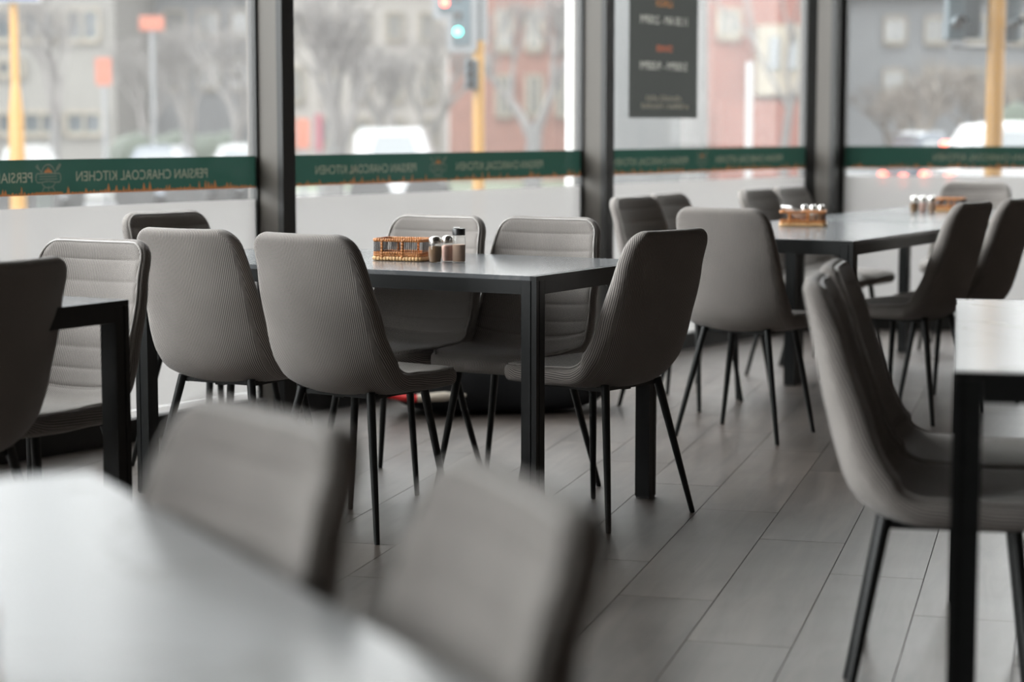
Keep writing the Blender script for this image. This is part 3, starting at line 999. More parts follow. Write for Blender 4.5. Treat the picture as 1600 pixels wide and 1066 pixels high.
def tpos(px, py):
    """point on the table top seen at that pixel"""
    u = (px - 800) / F_PX; v = (533 - py) / F_PX
    d = Vector((u, math.cos(PITCH) + v * math.sin(PITCH), -math.sin(PITCH) + v * math.cos(PITCH)))
    t = (TZ - CAM_H) / d.z
    return (d.x * t, d.y * t, TZ)
def shaker(loc, h, rad, fill, cap, label, squat=False, contents=0.62):
    r = tag(empty('spice_shaker', loc), label, 'shaker', 'shakers standing on the tables')
    zc = h * 0.76
    mb = MB()
    if squat:
        mb.lathe([(rad * 0.80, 0), (rad * 0.86, 0.003), (rad * 0.98, h * 0.25), (rad, h * 0.42), (rad * 0.92, h * 0.62), (rad * 0.80, zc)], 20)
    else:
        mb.lathe([(rad * 0.9, 0), (rad, 0.003), (rad, zc - 0.01), (rad * 0.92, zc)], 20)
    mb.obj('jar', JAR, r, True)
    mb = MB(); hh = h * contents
    if squat:
        mb.lathe([(rad * 0.74, 0.002), (rad * 0.90, h * 0.25), (rad * 0.93, h * 0.42), (rad * 0.86, min(hh, h * 0.62)), (rad * 0.6, min(hh, h * 0.62) + 0.002)], 18)
    else:
        mb.lathe([(rad * 0.9, 0.002), (rad * 0.93, 0.006), (rad * 0.93, hh), (rad * 0.5, hh + 0.001)], 18)
    mb.obj('contents', fill, r, True)
    mb = MB(); cr = rad * (0.90 if squat else 0.95)
    if squat:
        mb.lathe([(cr, zc - 0.004), (cr * 1.02, zc + 0.008), (cr * 0.9, h - 0.006), (cr * 0.5, h)], 20)
    else:
        mb.lathe([(cr, zc + 0.004), (cr, h - 0.002), (cr * 0.94, h)], 20)
    mb.obj('lid', cap, r, True)
    if not squat:
        mb = MB(); mb.lathe([(rad * 0.84, zc - 0.002), (rad * 0.84, zc + 0.006)], 18); mb.obj('neck', JAR, r, True)
        mb = MB(); mb.box((-rad * 0.35, 0, h + 0.002), (rad * 0.9, rad * 1.1, 0.003)); mb.obj('flip_cap', PAPER, r)
    return r
ROT_T1 = -29.8
p = tpos(621, 408); basket(0.17, 0.12, 0.071, (p[0] + 0.02, p[1] + 0.05, TZ), -22, 'open wicker basket on the middle table, left of the three shakers')
p = tpos(680, 410); shaker(p, 0.082, 0.0225, PEPPER, CHROME, 'chrome capped brown pepper shaker next to the wicker basket', True, 0.6)
p = tpos(699, 409.5); shaker((p[0], p[1] + 0.03, TZ), 0.082, 0.021, SALT, CHROME, 'chrome capped pink salt shaker between the pepper shaker and the tall bottle', True, 0.6)
p = tpos(717, 409.5); shaker(p, 0.106, 0.0215, SUMAC, BLKPL, 'tall clear spice bottle with black cap, right of the two shakers', False, 0.52)
p = tpos(1247, 354); basket(0.19, 0.14, 0.066, (p[0] + 0.03, p[1] + 0.06, TZ), -10, 'wicker basket with white napkins on the back table')
bx, by = p[0] + 0.03, p[1] + 0.06
for i, (dx, dy, tilt, rz) in enumerate(((-0.045, -0.02, 0.55, 20), (-0.02, 0.01, 0.35, 8))):
    mb = MB(); M = Matrix.Rotation(math.radians(rz), 3, 'Z') @ Matrix.Rotation(tilt, 3, 'Y')
    mb.box((0, 0, 0), (0.085, 0.09, 0.010), M, bev=0.003)
    o = mb.obj('napkin_pack', PAPER); o.location = (bx + dx, by + dy, TZ + 0.062)
    tag(o, ('folded white napkin leaning out of the back table basket', 'white napkin standing deeper in the back table basket')[i], 'napkin', 'napkins in the basket')
for i, (dx, lab) in enumerate(((0.01, 'left chrome topped shaker inside the napkin basket'), (0.045, 'middle chrome topped shaker inside the napkin basket'), (0.078, 'right chrome topped shaker inside the napkin basket'))):
    shaker((bx + dx, by + 0.03 - 0.012 * i, TZ + 0.009), 0.080, 0.0175, (SALT, PAPER, PEPPER)[i], CHROME, lab, True, 0.6)
p = tpos(1478, 331); basket(0.16, 0.12, 0.068, (p[0] + 0.02, p[1] + 0.06, TZ), -25, 'wicker basket at the far end of the tables, before the dark chair')
for px, fl, lab in ((1428, PEPPER, 'brown pepper shaker on the farthest table, leftmost'), (1441, SALT, 'pale shaker on the farthest table, middle one'), (1455, SUMAC, 'reddish shaker on the farthest table next to the basket')):
    p = tpos(px, 332.5); shaker(p, 0.082, 0.021, fl, CHROME, lab, True, 0.6)
basket(0.17, 0.12, 0.075, (-0.485, 1.47, TZ), 27, 'wicker basket at the lower left corner on the blurred white table')

# ------------------------------------------------------------------ black bag under the middle table
def bag(loc, L, W, H, rz, label, trim):
    r = tag(empty('travel_bag', loc, rz), label, 'bag')
    mb = MB(); n, m = 36, 20
    rr = random.Random(3)
    for i in range(m + 1):
        t = i / m; x = -L / 2 + L * t
        e = (1 - abs(2 * t - 1) ** 5) ** 0.5 if 0 < t < 1 else 0.02
        for k in range(n):
            a = 2 * math.pi * k / n
            c, s = math.cos(a), math.sin(a)
            y = math.copysign(abs(c) ** 0.6, c) * W / 2 * (0.75 + 0.25 * e)
            z = H / 2 + math.copysign(abs(s) ** 0.6, s) * H / 2 * (0.7 + 0.3 * e)
            sag = 1 + 0.03 * math.sin(7 * x + 3 * a)
            mb.v.append((x, y * max(e, 0.02) * sag, max(0.0, H / 2 + (z - H / 2) * (max(e, 0.02)) * (sag if s > 0 else 1))))
    for i in range(m):
        for k in range(n):
            k2 = (k + 1) % n
            mb.f.append((i * n + k, i * n + k2, (i + 1) * n + k2, (i + 1) * n + k))
    mb.f.append(tuple(reversed(range(n)))); mb.f.append(tuple(m * n + k for k in range(n)))
    mb.obj('body', BAGM, r, True)
    for y in (-W * 0.24, W * 0.24):
        mb = MB(); pts = [(-L * 0.2 + L * 0.4 * i / 12, y, H * 0.97 + 0.09 * math.sin(math.pi * i / 12)) for i in range(13)]
        mb.tube(pts, 0.011, 8); mb.obj('carry_handle', BAGM, r, True)
    if trim:
        mb = MB(); mb.tube([(-L * 0.475, -W * 0.34, H * 0.30), (-L * 0.42, -W * 0.465, H * 0.28), (-L * 0.36, -W * 0.50, H * 0.26)], 0.016, 8)
        mb.obj('red_trim', REDM, r, True)
        mb = MB(); mb.tube([(-L * 0.36, -W * 0.50, H * 0.27), (-L * 0.25, -W * 0.51, H * 0.29), (-L * 0.16, -W * 0.512, H * 0.30)], [0.016, 0.02, 0.006], 8)
        mb.obj('white_trim', WHITEM, r, True)
    mb = MB(); mb.tube([(-L * 0.42 + L * 0.84 * i / 8, 0, H * 1.0) for i in range(9)], 0.006, 6); mb.obj('zip', BLKPL, r, True)
    return r
bag((-0.06, 8.44, 0), 1.0, 0.42, 0.31, 8, 'large black bag with red and white trim on the floor behind the middle table', True)

# ------------------------------------------------------------------ street outside
def ext(px, Y, y=None):
    """street point: lateral position of that pixel column at distance Y, height of pixel row y"""
    z = 0.0 if y is None else CAM_H + (Y_HOR - y) * Y / F_PX
    return Vector(((px - 800) / F_PX * Y, Y, z))
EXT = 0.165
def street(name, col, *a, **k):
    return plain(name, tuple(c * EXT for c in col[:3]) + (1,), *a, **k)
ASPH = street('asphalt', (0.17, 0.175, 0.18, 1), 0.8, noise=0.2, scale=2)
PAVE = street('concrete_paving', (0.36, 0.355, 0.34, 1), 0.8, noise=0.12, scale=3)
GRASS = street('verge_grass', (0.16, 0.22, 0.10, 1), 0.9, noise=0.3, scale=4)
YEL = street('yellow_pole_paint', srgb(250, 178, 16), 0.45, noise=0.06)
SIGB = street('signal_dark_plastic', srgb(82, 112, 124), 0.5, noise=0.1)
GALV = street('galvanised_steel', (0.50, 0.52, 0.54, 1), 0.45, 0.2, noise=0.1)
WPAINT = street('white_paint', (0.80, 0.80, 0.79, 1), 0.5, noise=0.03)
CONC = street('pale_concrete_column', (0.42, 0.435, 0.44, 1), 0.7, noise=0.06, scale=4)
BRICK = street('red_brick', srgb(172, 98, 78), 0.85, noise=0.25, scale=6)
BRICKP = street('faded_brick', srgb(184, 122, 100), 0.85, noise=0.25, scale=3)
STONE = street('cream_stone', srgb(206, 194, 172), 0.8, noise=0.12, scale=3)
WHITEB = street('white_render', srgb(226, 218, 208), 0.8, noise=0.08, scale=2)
UPPER2 = plain('grey_reflector_render', (0.25, 0.25, 0.25, 1), 0.8, noise=0.06, scale=0.3)  # grey version for added storeys, dims what the near table mirrors
UPPER = plain('pale_reflector_render', (0.43, 0.425, 0.42, 1), 0.8, noise=0.06, scale=0.3)  # albedo of the added storeys, set for what tables and floor mirror
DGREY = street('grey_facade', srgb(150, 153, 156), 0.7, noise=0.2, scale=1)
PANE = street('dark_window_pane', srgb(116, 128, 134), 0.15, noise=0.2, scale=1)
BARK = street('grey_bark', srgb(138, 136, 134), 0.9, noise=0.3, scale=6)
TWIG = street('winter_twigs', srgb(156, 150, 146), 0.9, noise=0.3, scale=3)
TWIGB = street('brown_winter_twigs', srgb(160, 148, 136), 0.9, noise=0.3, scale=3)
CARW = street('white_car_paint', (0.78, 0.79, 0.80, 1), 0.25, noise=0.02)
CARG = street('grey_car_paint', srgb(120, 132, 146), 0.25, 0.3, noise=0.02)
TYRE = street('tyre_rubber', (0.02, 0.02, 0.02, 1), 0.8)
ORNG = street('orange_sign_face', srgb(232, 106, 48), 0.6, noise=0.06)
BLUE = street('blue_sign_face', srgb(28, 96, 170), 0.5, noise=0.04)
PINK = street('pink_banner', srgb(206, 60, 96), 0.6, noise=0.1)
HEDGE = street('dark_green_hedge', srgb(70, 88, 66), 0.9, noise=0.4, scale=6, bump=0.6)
L_RED = glow_mat('red_lamp', (1.0, 0.10, 0.06, 1), 2.2)
L_GRN = glow_mat('green_lamp', (0.10, 0.95, 0.72, 1), 2.2)
L_TAIL = glow_mat('tail_lamp', (1.0, 0.14, 0.08, 1), 1.4)

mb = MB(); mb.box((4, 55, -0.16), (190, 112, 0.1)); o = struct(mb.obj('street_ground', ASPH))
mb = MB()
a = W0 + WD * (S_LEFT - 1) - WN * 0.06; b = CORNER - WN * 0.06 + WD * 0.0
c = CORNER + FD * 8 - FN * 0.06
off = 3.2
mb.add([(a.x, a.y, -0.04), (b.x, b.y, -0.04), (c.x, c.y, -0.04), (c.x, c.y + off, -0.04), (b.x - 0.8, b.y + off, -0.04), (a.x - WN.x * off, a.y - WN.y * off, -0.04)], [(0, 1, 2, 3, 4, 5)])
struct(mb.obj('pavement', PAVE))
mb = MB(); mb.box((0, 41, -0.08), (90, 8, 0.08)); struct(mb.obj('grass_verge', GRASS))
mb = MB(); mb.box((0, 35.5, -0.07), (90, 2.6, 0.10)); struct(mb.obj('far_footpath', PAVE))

def building(name, px0, px1, Y, y_top, mat, label, floors=(), pane=PANE, frame=None, depth=6.0, extra=None, upper=None):
    """facade block from pixel column px0 to px1; floors = [(y0, y1, [(xa, xb), ...])] windows in pixels"""
    a, b = ext(px0, Y), ext(px1, Y)
    zt = CAM_H + (Y_HOR - y_top) * Y / F_PX
    r = tag(empty(name, ((a.x + b.x) / 2, Y, 0)), label, 'building')
    inv = Matrix.Translation(r.location).inverted()
    def fin(o): o.matrix_parent_inverse = inv; return o
    mb = MB(); mb.box(((a.x + b.x) / 2, Y + depth / 2, zt / 2 - 0.05), (b.x - a.x, depth, zt + 0.1)); fin(mb.obj('facade', mat, r))
    for y0, y1, cols in floors:
        for xa, xb in cols:
            p0 = ext(xa, Y, y1); p1 = ext(xb, Y, y0)
            w, h = p1.x - p0.x, p1.z - p0.z
            mb = MB(); cx, cz = (p0.x + p1.x) / 2, (p0.z + p1.z) / 2
            fr = 0.09
            for dx, dz, sx, sz in ((-w / 2, 0, fr, h + fr), (w / 2, 0, fr, h + fr), (0, -h / 2, w, fr * 1.4), (0, h / 2, w, fr), (0, 0, fr * 0.7, h)):
                mb.box((cx + dx, Y - 0.06, cz + dz), (sx, 0.14, sz))
            wn = fin(mb.obj('window', frame or WPAINT, r))
            mb = MB(); mb.box((cx, Y - 0.02, cz), (w, 0.06, h)); mb.obj('pane', pane, wn)
    mb = MB(); mb.box(((a.x + b.x) / 2, Y + depth / 2 - 0.15, zt + 0.1), (b.x - a.x + 0.4, depth + 0.5, 0.25)); fin(mb.obj('cornice', frame or mat, r))
    zu = 0.60 * Y                                    # added upper storeys out of view, pale to set reflections and hide sky
    mb = MB(); mb.box(((a.x + b.x) / 2, Y + depth / 2 + 0.1, (zt + zu) / 2), (b.x - a.x, depth, zu - zt)); up = fin(mb.obj('added_upper_storeys', upper or UPPER, r))
    mb = MB(); mb.box(((a.x + b.x) / 2, Y + depth / 2, zu + 0.15), (b.x - a.x + 0.4, depth + 0.4, 0.4)); mb.obj('added_parapet', UPPER, up)
    mb = MB(); nwx = max(1, int((b.x - a.x) / 3.2)); nwz = max(1, int((zu - zt) / 3.4))
    for i in range(nwx):
        for k in range(nwz):
            mb.box((a.x + (b.x - a.x) * (i + 0.5) / nwx, Y + 0.1, zt + (zu - zt) * (k + 0.5) / nwz), (1.1, 0.08, 1.5))
    mb.obj('added_upper_windows', PANE, up)['kind'] = 'stuff'
    if extra: extra(r, fin)
    return r
cols = lambda x0, x1, n, w: [(x0 + (x1 - x0) * (i + 0.5) / n - w / 2, x0 + (x1 - x0) * (i + 0.5) / n + w / 2) for i in range(n)]
building('office_building', -320, 185, 52, -36, street('office_render', srgb(170, 166, 158), 0.8, noise=0.08, scale=2), 'pale building with rows of dark windows behind the left window pane',
         [(18, 66, cols(-300, 170, 7, 52)), (176, 210, cols(-300, 170, 7, 56)), (96, 120, cols(-300, 60, 5, 40))], frame=STONE, upper=UPPER2)
building('grey_building', 189, 420, 60, -10, DGREY, 'grey building behind bare trees on the right of the left pane',
         [(20, 60, cols(200, 410, 4, 30)), (95, 140, cols(200, 410, 4, 30))], frame=STONE, upper=UPPER2)
building('cream_building', 430, 700, 56, -18, WHITEB, 'cream building behind the big bare tree',
         [(24, 66, cols(440, 695, 5, 24)), (108, 160, cols(440, 695, 5, 22)), (186, 226, cols(440, 695, 5, 24))], frame=STONE, pane=DGREY)
building('faded_brick_building', 702, 1106, 46, -69, BRICKP, 'faded brick building behind the yellow traffic light pole',
         [(20, 80, cols(765, 950, 4, 22)), (120, 180, cols(765, 950, 4, 22))], frame=STONE)
def bay(r, fin):
    Y = 38
    a, b = ext(1176, Y, 150), ext(1246, Y, 44)
    mb = MB(); mb.box(((a.x + b.x) / 2, Y - 0.35, (a.z + b.z) / 2), (b.x - a.x, 0.7, b.z - a.z)); bo = fin(mb.obj('bay', STONE, r))
    for xa, xb in ((1190, 1206), (1221, 1233)):
        p0, p1 = ext(xa, Y, 112), ext(xb, Y, 62)
        mb = MB(); mb.box(((p0.x + p1.x) / 2, Y - 0.72, (p0.z + p1.z) / 2), (p1.x - p0.x, 0.08, p1.z - p0.z)); mb.obj('pane', PANE, bo)
    p0, p1 = ext(1110, Y, 212), ext(1300, Y, 160)
    mb = MB(); mb.box(((p0.x + p1.x) / 2, Y - 1.2, p1.z / 2), (p1.x - p0.x, 0.3, p1.z)); fin(mb.obj('terrace_wall', BRICK, r))
building('red_brick_house', 1108, 1305, 38, -128, BRICK, 'red brick house with cream bay window right of the poster', [(20, 60, [(1120, 1150)])], frame=STONE, extra=bay)
building('hillside_house', 1296, 1760, 60, -3, DGREY, 'grey building behind bare trees in the far right pane', [(30, 70, cols(1360, 1740, 6, 30)), (110, 150, cols(1360, 1740, 6, 30))], frame=STONE)

def tree(px, Y, h, r0, lean, seed, label, mat=TWIG, depth=5, spread=0.55, trunk_h=0.35, nb=3):
    rr = random.Random(seed)
    base = ext(px, Y)
    r = tag(empty('bare_tree', base), label, 'tree', 'bare winter trees')
    tr, br = MB(), MB()
    def grow(p, d, ln, rad, lv):
        q = p + d * ln
        m = p.lerp(q, 0.5) + Vector((rr.uniform(-1, 1), rr.uniform(-1, 1), 0)) * ln * 0.06
        n = 7 if lv == 0 else (5 if lv < 3 else 3)
        (tr if lv == 0 else br).tube([p, m, q], [rad, rad * 0.85, rad * 0.68], n, cap=False)
        if lv >= depth: return
        k = nb + (1 if lv > 1 and rr.random() < 0.5 else 0)
        for i in range(k):
            az = 2 * math.pi * (i + rr.random() * 0.8) / k
            sp = spread * rr.uniform(0.5, 1.3)
            side = Vector((math.cos(az), math.sin(az), 0))
            nd = (d + side * sp + Vector((0, 0, 0.12))).normalized()
            grow(p.lerp(q, rr.uniform(0.72, 1.0)), nd, ln * rr.uniform(0.6, 0.82), rad * rr.uniform(0.45, 0.62), lv + 1)
    grow(Vector((0, 0, -0.1)), Vector((lean, 0, 1)).normalized(), h * trunk_h, r0, 0)
    tr.obj('trunk', BARK, r, True)
    o = br.obj('branches', mat, r, True); o['kind'] = 'stuff'
    return r
tree(88, 30, 5.6, 0.11, 0.02, 11, 'slim bare tree beside the yellow pole, seen through the left pane', depth=6, trunk_h=0.24)
tree(225, 46, 6.0, 0.13, 0.04, 31, 'bare tree between the two orange signs in the left pane', depth=6, trunk_h=0.20)
tree(300, 40, 6.0, 0.16, -0.05, 12, 'bare tree in the middle of the left pane before the grey building', depth=6, trunk_h=0.20)
tree(372, 36, 5.6, 0.13, 0.0, 13, 'bare tree just left of the first mullion', depth=6, trunk_h=0.20)
tree(522, 32, 6.0, 0.20, 0.10, 14, 'large forked bare tree left of the traffic light', depth=6, trunk_h=0.20, spread=0.5)
tree(612, 38, 6.0, 0.15, -0.04, 15, 'smaller bare tree close to the red signal lamp', depth=6, trunk_h=0.18)
tree(670, 42, 5.6, 0.12, 0.02, 32, 'bare tree directly behind the green signal lamp', depth=6, trunk_h=0.2)
tree(832, 31, 6.0, 0.16, 0.03, 16, 'bare tree right of the yellow traffic light pole', depth=6, trunk_h=0.22)
tree(1083, 20, 9, 0.155, 0.0, 17, 'thick dark tree trunk beside the opening hours poster', depth=5, trunk_h=0.42)
tree(1225, 31, 6, 0.08, 0.05, 18, 'thin bare tree before the red brick house', depth=6, trunk_h=0.3)
tree(1385, 40, 6, 0.13, 0.05, 19, 'brownish bare tree at the left of the far right pane', TWIGB, depth=6, trunk_h=0.13, spread=0.7)
tree(1450, 36, 6, 0.15, -0.08, 20, 'brownish bare tree behind the dark signal heads', TWIGB, depth=6, trunk_h=0.14, spread=0.7)
tree(1520, 42, 6, 0.13, 0.03, 33, 'brownish bare tree just left of the right yellow pole', TWIGB, depth=6, trunk_h=0.14, spread=0.7)
tree(1600, 33, 6, 0.13, -0.05, 21, 'pale bare tree right of the right yellow pole', TWIGB, depth=6, trunk_h=0.14, spread=0.7)

def hedge(px0, px1, Y, ytop, label, seed):
    a, b = ext(px0, Y), ext(px1, Y); h = CAM_H + (Y_HOR - ytop) * Y / F_PX
    rr = random.Random(seed); mb = MB(); L = b.x - a.x
    r = tag(empty('clipped_hedge', (a.x, Y, 0)), label, 'hedge')
    for i in range(int(L / 0.35)):
        mb.ellipsoid((0.35 * i + rr.uniform(0, 0.2), rr.uniform(-0.3, 0.3), h * rr.uniform(0.35, 0.55)), (0.45, 0.45, h * 0.5), None, 8, 6)
    o = mb.obj('foliage', HEDGE, r, True); o['kind'] = 'stuff'
a, b = Vector((24, 6, 0)), Vector((24, 70, 0))
r = tag(empty('sky_blocker_right', (27, 36, 0)), 'added pale block unseen beyond the right edge, covering the low sky', 'building')
mb = MB(); mb.box((0, 0, 9), (6, 60, 18)); mb.obj('facade', UPPER, r)  # added unseen block, keeps bright sky out of the pane reflection
mb = MB(); mb.box((0, 0, 18.2), (6.5, 60.5, 0.4)); mb.obj('added_parapet', UPPER, r)

c = W0 - WN * 30 - WD * 12
r = tag(empty('sky_blocker_left', (c.x, c.y, 0), math.degrees(math.atan2(WD.y, WD.x))), 'added grey block unseen beyond the left edge, cutting low sky light', 'building')
mb = MB(); mb.box((0, 0, 4.0), (56, 6, 8)); mb.obj('facade', DGREY, r)  # added unseen block, stops level sky light reaching under the tables
mb = MB(); mb.box((0, 0, 8.2), (56.5, 6.5, 0.4)); mb.obj('added_parapet', UPPER2, r)

hedge(1575, 1700, 32, 160, 'dark green hedge at the right edge behind the white car', 5)
hedge(190, 400, 42, 205, 'low hedge along the street behind the left pane', 6)

def pole(px, Y, w_px, y_top, mat, name, label, cat, base=False):
    p = ext(px, Y); zt = CAM_H + (Y_HOR - y_top) * Y / F_PX; rad = w_px / F_PX * Y / 2
    r = tag(empty(name, (p.x, p.y, 0)), label, cat)
    mb = MB(); mb.tube([(0, 0, -0.1), (0, 0, zt)], rad, 14); mb.obj('pole', mat, r, True)
    if base:
        z1 = CAM_H + (Y_HOR - 128) * Y / F_PX
        mb = MB(); mb.tube([(0, 0, -0.1), (0, 0, z1 - 0.3), (0, 0, z1)], [rad * 2.0, rad * 1.8, rad], 14); mb.obj('base_cover', mat, r, True)
    return r, p
def head(parent, dx, z, H, W, lit=None, name='signal_head', dy=-0.18, mat=SIGB, front=True):
    """three-lamp signal head with visors"""
    mb = MB(); mb.box((dx, dy, z), (W, 0.16, H), bev=0.02); h = mb.obj(name, mat, parent)
    s = -1 if front else 1
    for i in range(3):
        zc = z + H * (0.33 - 0.33 * i); rad = min(W * 0.36, H * 0.13)
        mb = MB(); mb.tube([(dx, dy + s * 0.08, zc), (dx, dy + s * 0.09, zc)], rad, 16)
        mat_l = (L_RED if lit == i and i == 0 else L_GRN if lit == i else BLKPL)
        mb.obj('lamp', mat_l, h, True)
        mb = MB(); n = 12; o = len(mb.v)
        for y_ in (0.08, 0.24):
            for k in range(n + 1):
                a = -0.25 + (math.pi + 0.5) * k / n
                mb.v.append((dx + math.cos(a) * rad * 1.1, dy + s * y_, zc + math.sin(a) * rad * 1.1))
        for k in range(n): mb.f.append((k, k + 1, n + 2 + k, n + 1 + k))
        mb.obj('visor', mat, h, True)
    return h
# left yellow pole with blue sign
r, p = pole(30, 17, 13, -60, YEL, 'street_sign_pole', 'yellow pole with a blue sign at the far left, seen through the glass', 'pole', base=True)
mb = MB(); z = CAM_H + (Y_HOR + 14) * 17 / F_PX; mb.box((0.02, -0.09, z), (0.46, 0.02, 0.24), bev=0.008); sg = mb.obj('sign_border', WPAINT, r)
mb = MB(); mb.box((0.02, -0.103, z), (0.42, 0.01, 0.20)); mb.obj('sign_face', BLUE, sg)
# middle traffic light
Y = 15.0
r, p = pole(748, Y, 19, 66, YEL, 'traffic_light', 'traffic light with red and green lamps lit on a yellow pole, middle pane', 'traffic light')
k = Y / F_PX; zpx = lambda y: CAM_H + (Y_HOR - y) * k
mb = MB(); mb.tube([(0.02, 0.03, zpx(72)), (0.02, 0.03, zpx(-160))], 0.045, 12); mb.obj('upper_pole', GALV, r, True)
def outline(pts, y0, y1, mat, name):
    mb = MB(); n = len(pts); 
    mb.v = [(x, y0, z_) for x, z_ in pts] + [(x, y1, z_) for x, z_ in pts]
    mb.f = [tuple(range(n)), tuple(n + i for i in reversed(range(n)))] + [(i, n + i, n + (i + 1) % n, (i + 1) % n) for i in range(n)]
    return mb.obj(name, mat, r)
def X(px): return (px - 748) * k
def rounded(x0, x1, zb, zt_, rad, left_notch=None):
    pts = []
    for cx, cz, a0 in ((x0 + rad, zb + rad, math.pi), (x1 - rad, zb + rad, 1.5 * math.pi), (x1 - rad, zt_ - rad, 0), (x0 + rad, zt_ - rad, 0.5 * math.pi)):
        for i in range(5):
            a = a0 + math.pi / 2 * i / 4; pts.append((cx + rad * math.cos(a), cz + rad * math.sin(a)))
    return pts
outline(rounded(X(700), X(746), zpx(84), zpx(-95), 8 * k), -0.10, -0.09, GALV, 'backboard_border')
outline(rounded(X(678), X(722), zpx(34), zpx(-95), 8 * k), -0.098, -0.088, GALV, 'backboard_border')
outline(rounded(X(709), X(736), zpx(73), zpx(-88), 5 * k), -0.115, -0.10, SIGB, 'backboard')
outline(rounded(X(688), X(730), zpx(24), zpx(-88), 5 * k), -0.112, -0.10, SIGB, 'arrow_backboard')
for px_, py_, m_ in ((697, 9, L_RED), (717, 53, L_GRN), (717, 28, BLKPL), (717, 0, BLKPL)):
    mb = MB(); mb.tube([(X(px_), -0.116, zpx(py_)), (X(px_), -0.128, zpx(py_))], 6.6 * k, 18); mb.obj('lamp', m_, r, True)
head(r, X(737), zpx(118), 46 * k, 20 * k, None, 'pedestrian_head', -0.05)
# right traffic light
Y = 13.5; k = Y / F_PX
r, p = pole(1549, Y, 27, -60, YEL, 'traffic_light', 'yellow traffic light pole with dark signal heads in the far right pane', 'traffic light')
zpx = lambda y: CAM_H + (Y_HOR - y) * Y / F_PX
head(r, (1482 - 1549) * k, zpx(-10), 150 * k, 26 * k, None, 'signal_head', -0.02)
head(r, (1512 - 1549) * k, zpx(-15), 150 * k, 34 * k, None, 'signal_head', 0.16, front=False)
head(r, (1577 - 1549) * k, zpx(-15), 165 * k, 20 * k, None, 'signal_head', 0.10)
for y_, x0, x1 in ((76, 1482, 1572), (41, 1540, 1572)):
    mb = MB(); mb.tube([((x0 - 1549) * k, 0.0, zpx(y_)), ((x1 - 1549) * k, 0.0, zpx(y_))], 0.014, 8); mb.obj('bracket', GALV, r, True)

# posts and columns just outside the glass
def post(px, Y, w_px, y_top, mat, name, label, cat, sq=True):
    p = ext(px, Y); zt = CAM_H + (Y_HOR - y_top) * Y / F_PX; w = w_px / F_PX * Y
    r = tag(empty(name, (p.x, p.y, 0)), label, cat)
    mb = MB()
    if sq: mb.box((0, 0, zt / 2 - 0.05), (w, w, zt + 0.1), bev=w * 0.06)
    else: mb.tube([(0, 0, -0.1), (0, 0, zt)], w / 2, 14)
    mb.obj('shaft', mat, r, not sq)
    mb = MB(); mb.box((0, 0, 0.0), (w * 1.5, w * 1.5, 0.06), bev=0.01); mb.obj('base_plate', mat, r)
    return r
post(896, 11.6, 25, -400, plain('bright_white_paint', (0.5, 0.5, 0.49, 1), 0.5, noise=0.03), 'awning_post', 'bright white post outside just left of the middle mullion', 'post')
post(1006, 13.4, 104, -330, CONC, 'concrete_column', 'wide pale column outside behind the opening hours poster', 'column')
post(1168, 20, 11, 98, WPAINT, 'marker_post', 'thin white post on the street before the red brick house', 'post', False)
post(72, 9.6, 22, 285, street('grey_green_post_paint', srgb(120, 132, 126), 0.6), 'bollard', 'grey bollard outside, dim through the frosted film at left', 'bollard')

# road signs and banners
def roadsign(px, Y, y0, y1, wpx, mat, label):
    p = ext(px, Y); k = Y / F_PX
    r = tag(empty('road_sign', (p.x, p.y, 0)), label, 'sign')
    za, zb = CAM_H + (Y_HOR - y1) * k, CAM_H + (Y_HOR - y0) * k
    mb = MB(); mb.tube([(0, 0.03, -0.1), (0, 0.03, zb)], 0.03, 8); mb.obj('pole', GALV, r, True)
    mb = MB(); mb.box((0, 0, (za + zb) / 2), (wpx * k, 0.02, zb - za), bev=0.008); mb.obj('board', mat, r)
roadsign(243, 32, 28, 50, 38, ORNG, 'orange road sign high behind the left pane')
roadsign(167, 30, 92, 134, 24, ORNG, 'orange sign board between the left pole and the bare trees')
roadsign(475, 30, 186, 232, 20, ORNG, 'small orange sign low beside the first mullion')
roadsign(500, 33, 178, 236, 12, PINK, 'narrow pink banner beside the first mullion')

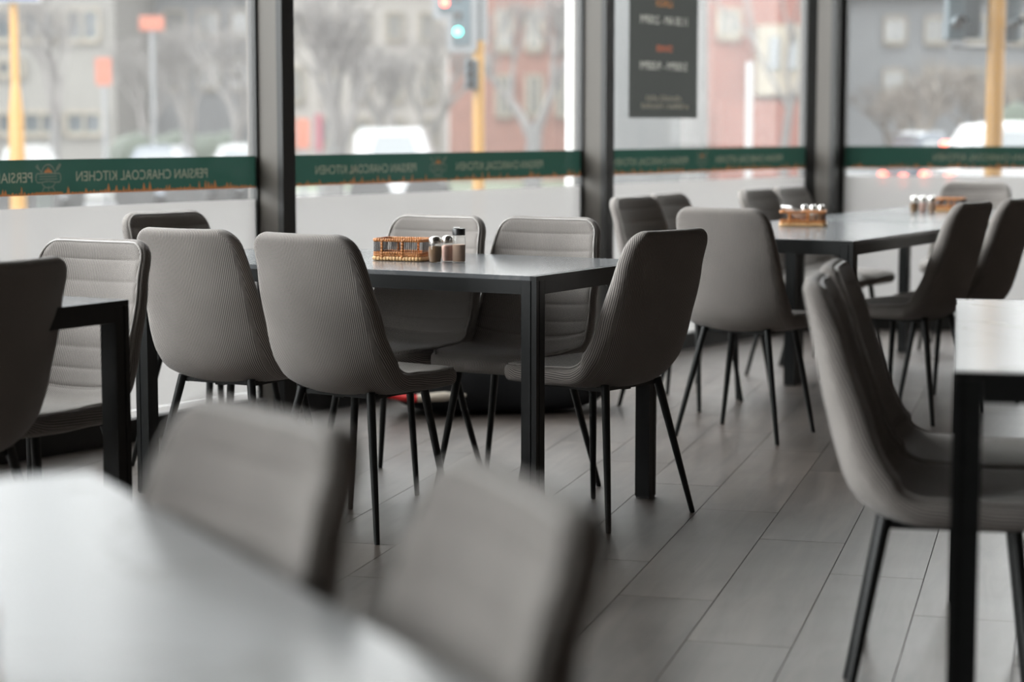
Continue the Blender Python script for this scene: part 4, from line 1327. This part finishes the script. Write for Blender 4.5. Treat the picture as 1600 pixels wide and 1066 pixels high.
def car(px0, px1, Y, y_roof, paint, label, rear=False, van=False):
    a, b = ext(px0, Y), ext(px1, Y); L = b.x - a.x
    r = tag(empty('parked_car', ((a.x + b.x) / 2, Y, -0.11)), label, 'car', 'cars on the street')
    Hc = CAM_H + (Y_HOR - y_roof) * Y / F_PX + 0.11
    W = 1.75
    hl = L / 2
    if van: prof = [(-hl, 0.3), (-hl, Hc * 0.92), (-hl + 0.1, Hc), (hl * 0.55, Hc), (hl * 0.85, Hc * 0.55), (hl, Hc * 0.5), (hl, 0.3)]
    else: prof = [(-hl, 0.3), (-hl, Hc * 0.62), (-hl * 0.88, Hc * 0.66), (-hl * 0.62, Hc * 0.97), (-hl * 0.3, Hc), (hl * 0.22, Hc * 0.99), (hl * 0.55, Hc * 0.66), (hl * 0.95, Hc * 0.58), (hl, Hc * 0.45), (hl, 0.3)]
    n = len(prof); mb = MB()
    for y_, s in ((-W / 2, 1.0), (-W / 2 + 0.12, 1.0), (W / 2 - 0.12, 1.0), (W / 2, 1.0)):
        edge = abs(abs(y_) - W / 2) < 1e-6
        for x, z in prof:
            up = max(0, (z - Hc * 0.62) / (Hc * 0.4))
            yy = y_ * (1 - 0.16 * up)
            mb.v.append((x * (0.98 if edge else 1), yy, z * (0.985 if edge and z > 0.4 else 1)))
    for j in range(3):
        for i in range(n):
            i2 = (i + 1) % n; mb.f.append((j * n + i, j * n + i2, (j + 1) * n + i2, (j + 1) * n + i))
    mb.f.append(tuple(reversed(range(n)))); mb.f.append(tuple(3 * n + i for i in range(n)))
    mb.obj('body', paint, r, True)
    for s in (-1, 1):
        mb = MB(); x0, x1 = (-hl * 0.5, hl * 0.3)
        zc0, zc1 = Hc * 0.68, Hc * 0.92
        yy0, yy1 = s * W / 2 * 0.985, s * W / 2 * 0.90
        vs = [(x0 - 0.12 * hl, yy0 + s * 0.012, zc0), (x1 + 0.16 * hl, yy0 + s * 0.012, zc0), (x1, yy1 + s * 0.012, zc1), (x0 + 0.02 * hl, yy1 + s * 0.012, zc1)]
        mb.add(vs + [(x, y - s * 0.03, z) for x, y, z in vs], [(0, 1, 2, 3), (7, 6, 5, 4), (0, 4, 5, 1), (1, 5, 6, 2), (2, 6, 7, 3), (3, 7, 4, 0)]); mb.obj('side_window', PANE, r)
    for x in (-hl * 0.62, hl * 0.62):
        for s in (-1, 1):
            mb = MB(); mb.tube([(x, s * (W / 2 - 0.2), 0.31), (x, s * (W / 2 + 0.01), 0.31)], 0.31, 18); mb.obj('wheel', TYRE, r, True)
    for s in (-1, 1):
        mb = MB(); mb.box((-hl * 0.985, s * W * 0.38, Hc * 0.52), (0.08, 0.3, 0.16), bev=0.02); mb.obj('tail_light', L_TAIL, r)
    return r
car(1462, 1760, 22, 190, CARW, 'white car behind the right yellow pole in the far right pane')
c = car(1395, 1490, 24.5, 205, CARG, 'grey car with glowing red tail lamp left of the white car')
mb = MB(); mb.box((0.12, -0.92, 1.05), (0.24, 0.06, 0.13), bev=0.02); mb.obj('brake_lamp', L_TAIL, c)
car(560, 694, 29, 200, CARW, 'white van parked behind the large forked tree', van=True)
car(20, 92, 27, 226, CARW, 'small white car low in the left pane near the yellow pole')
car(205, 330, 30, 226, CARG, 'silver car low in the middle of the left pane')
car(335, 440, 33, 224, CARW, 'white car low behind the first mullion')
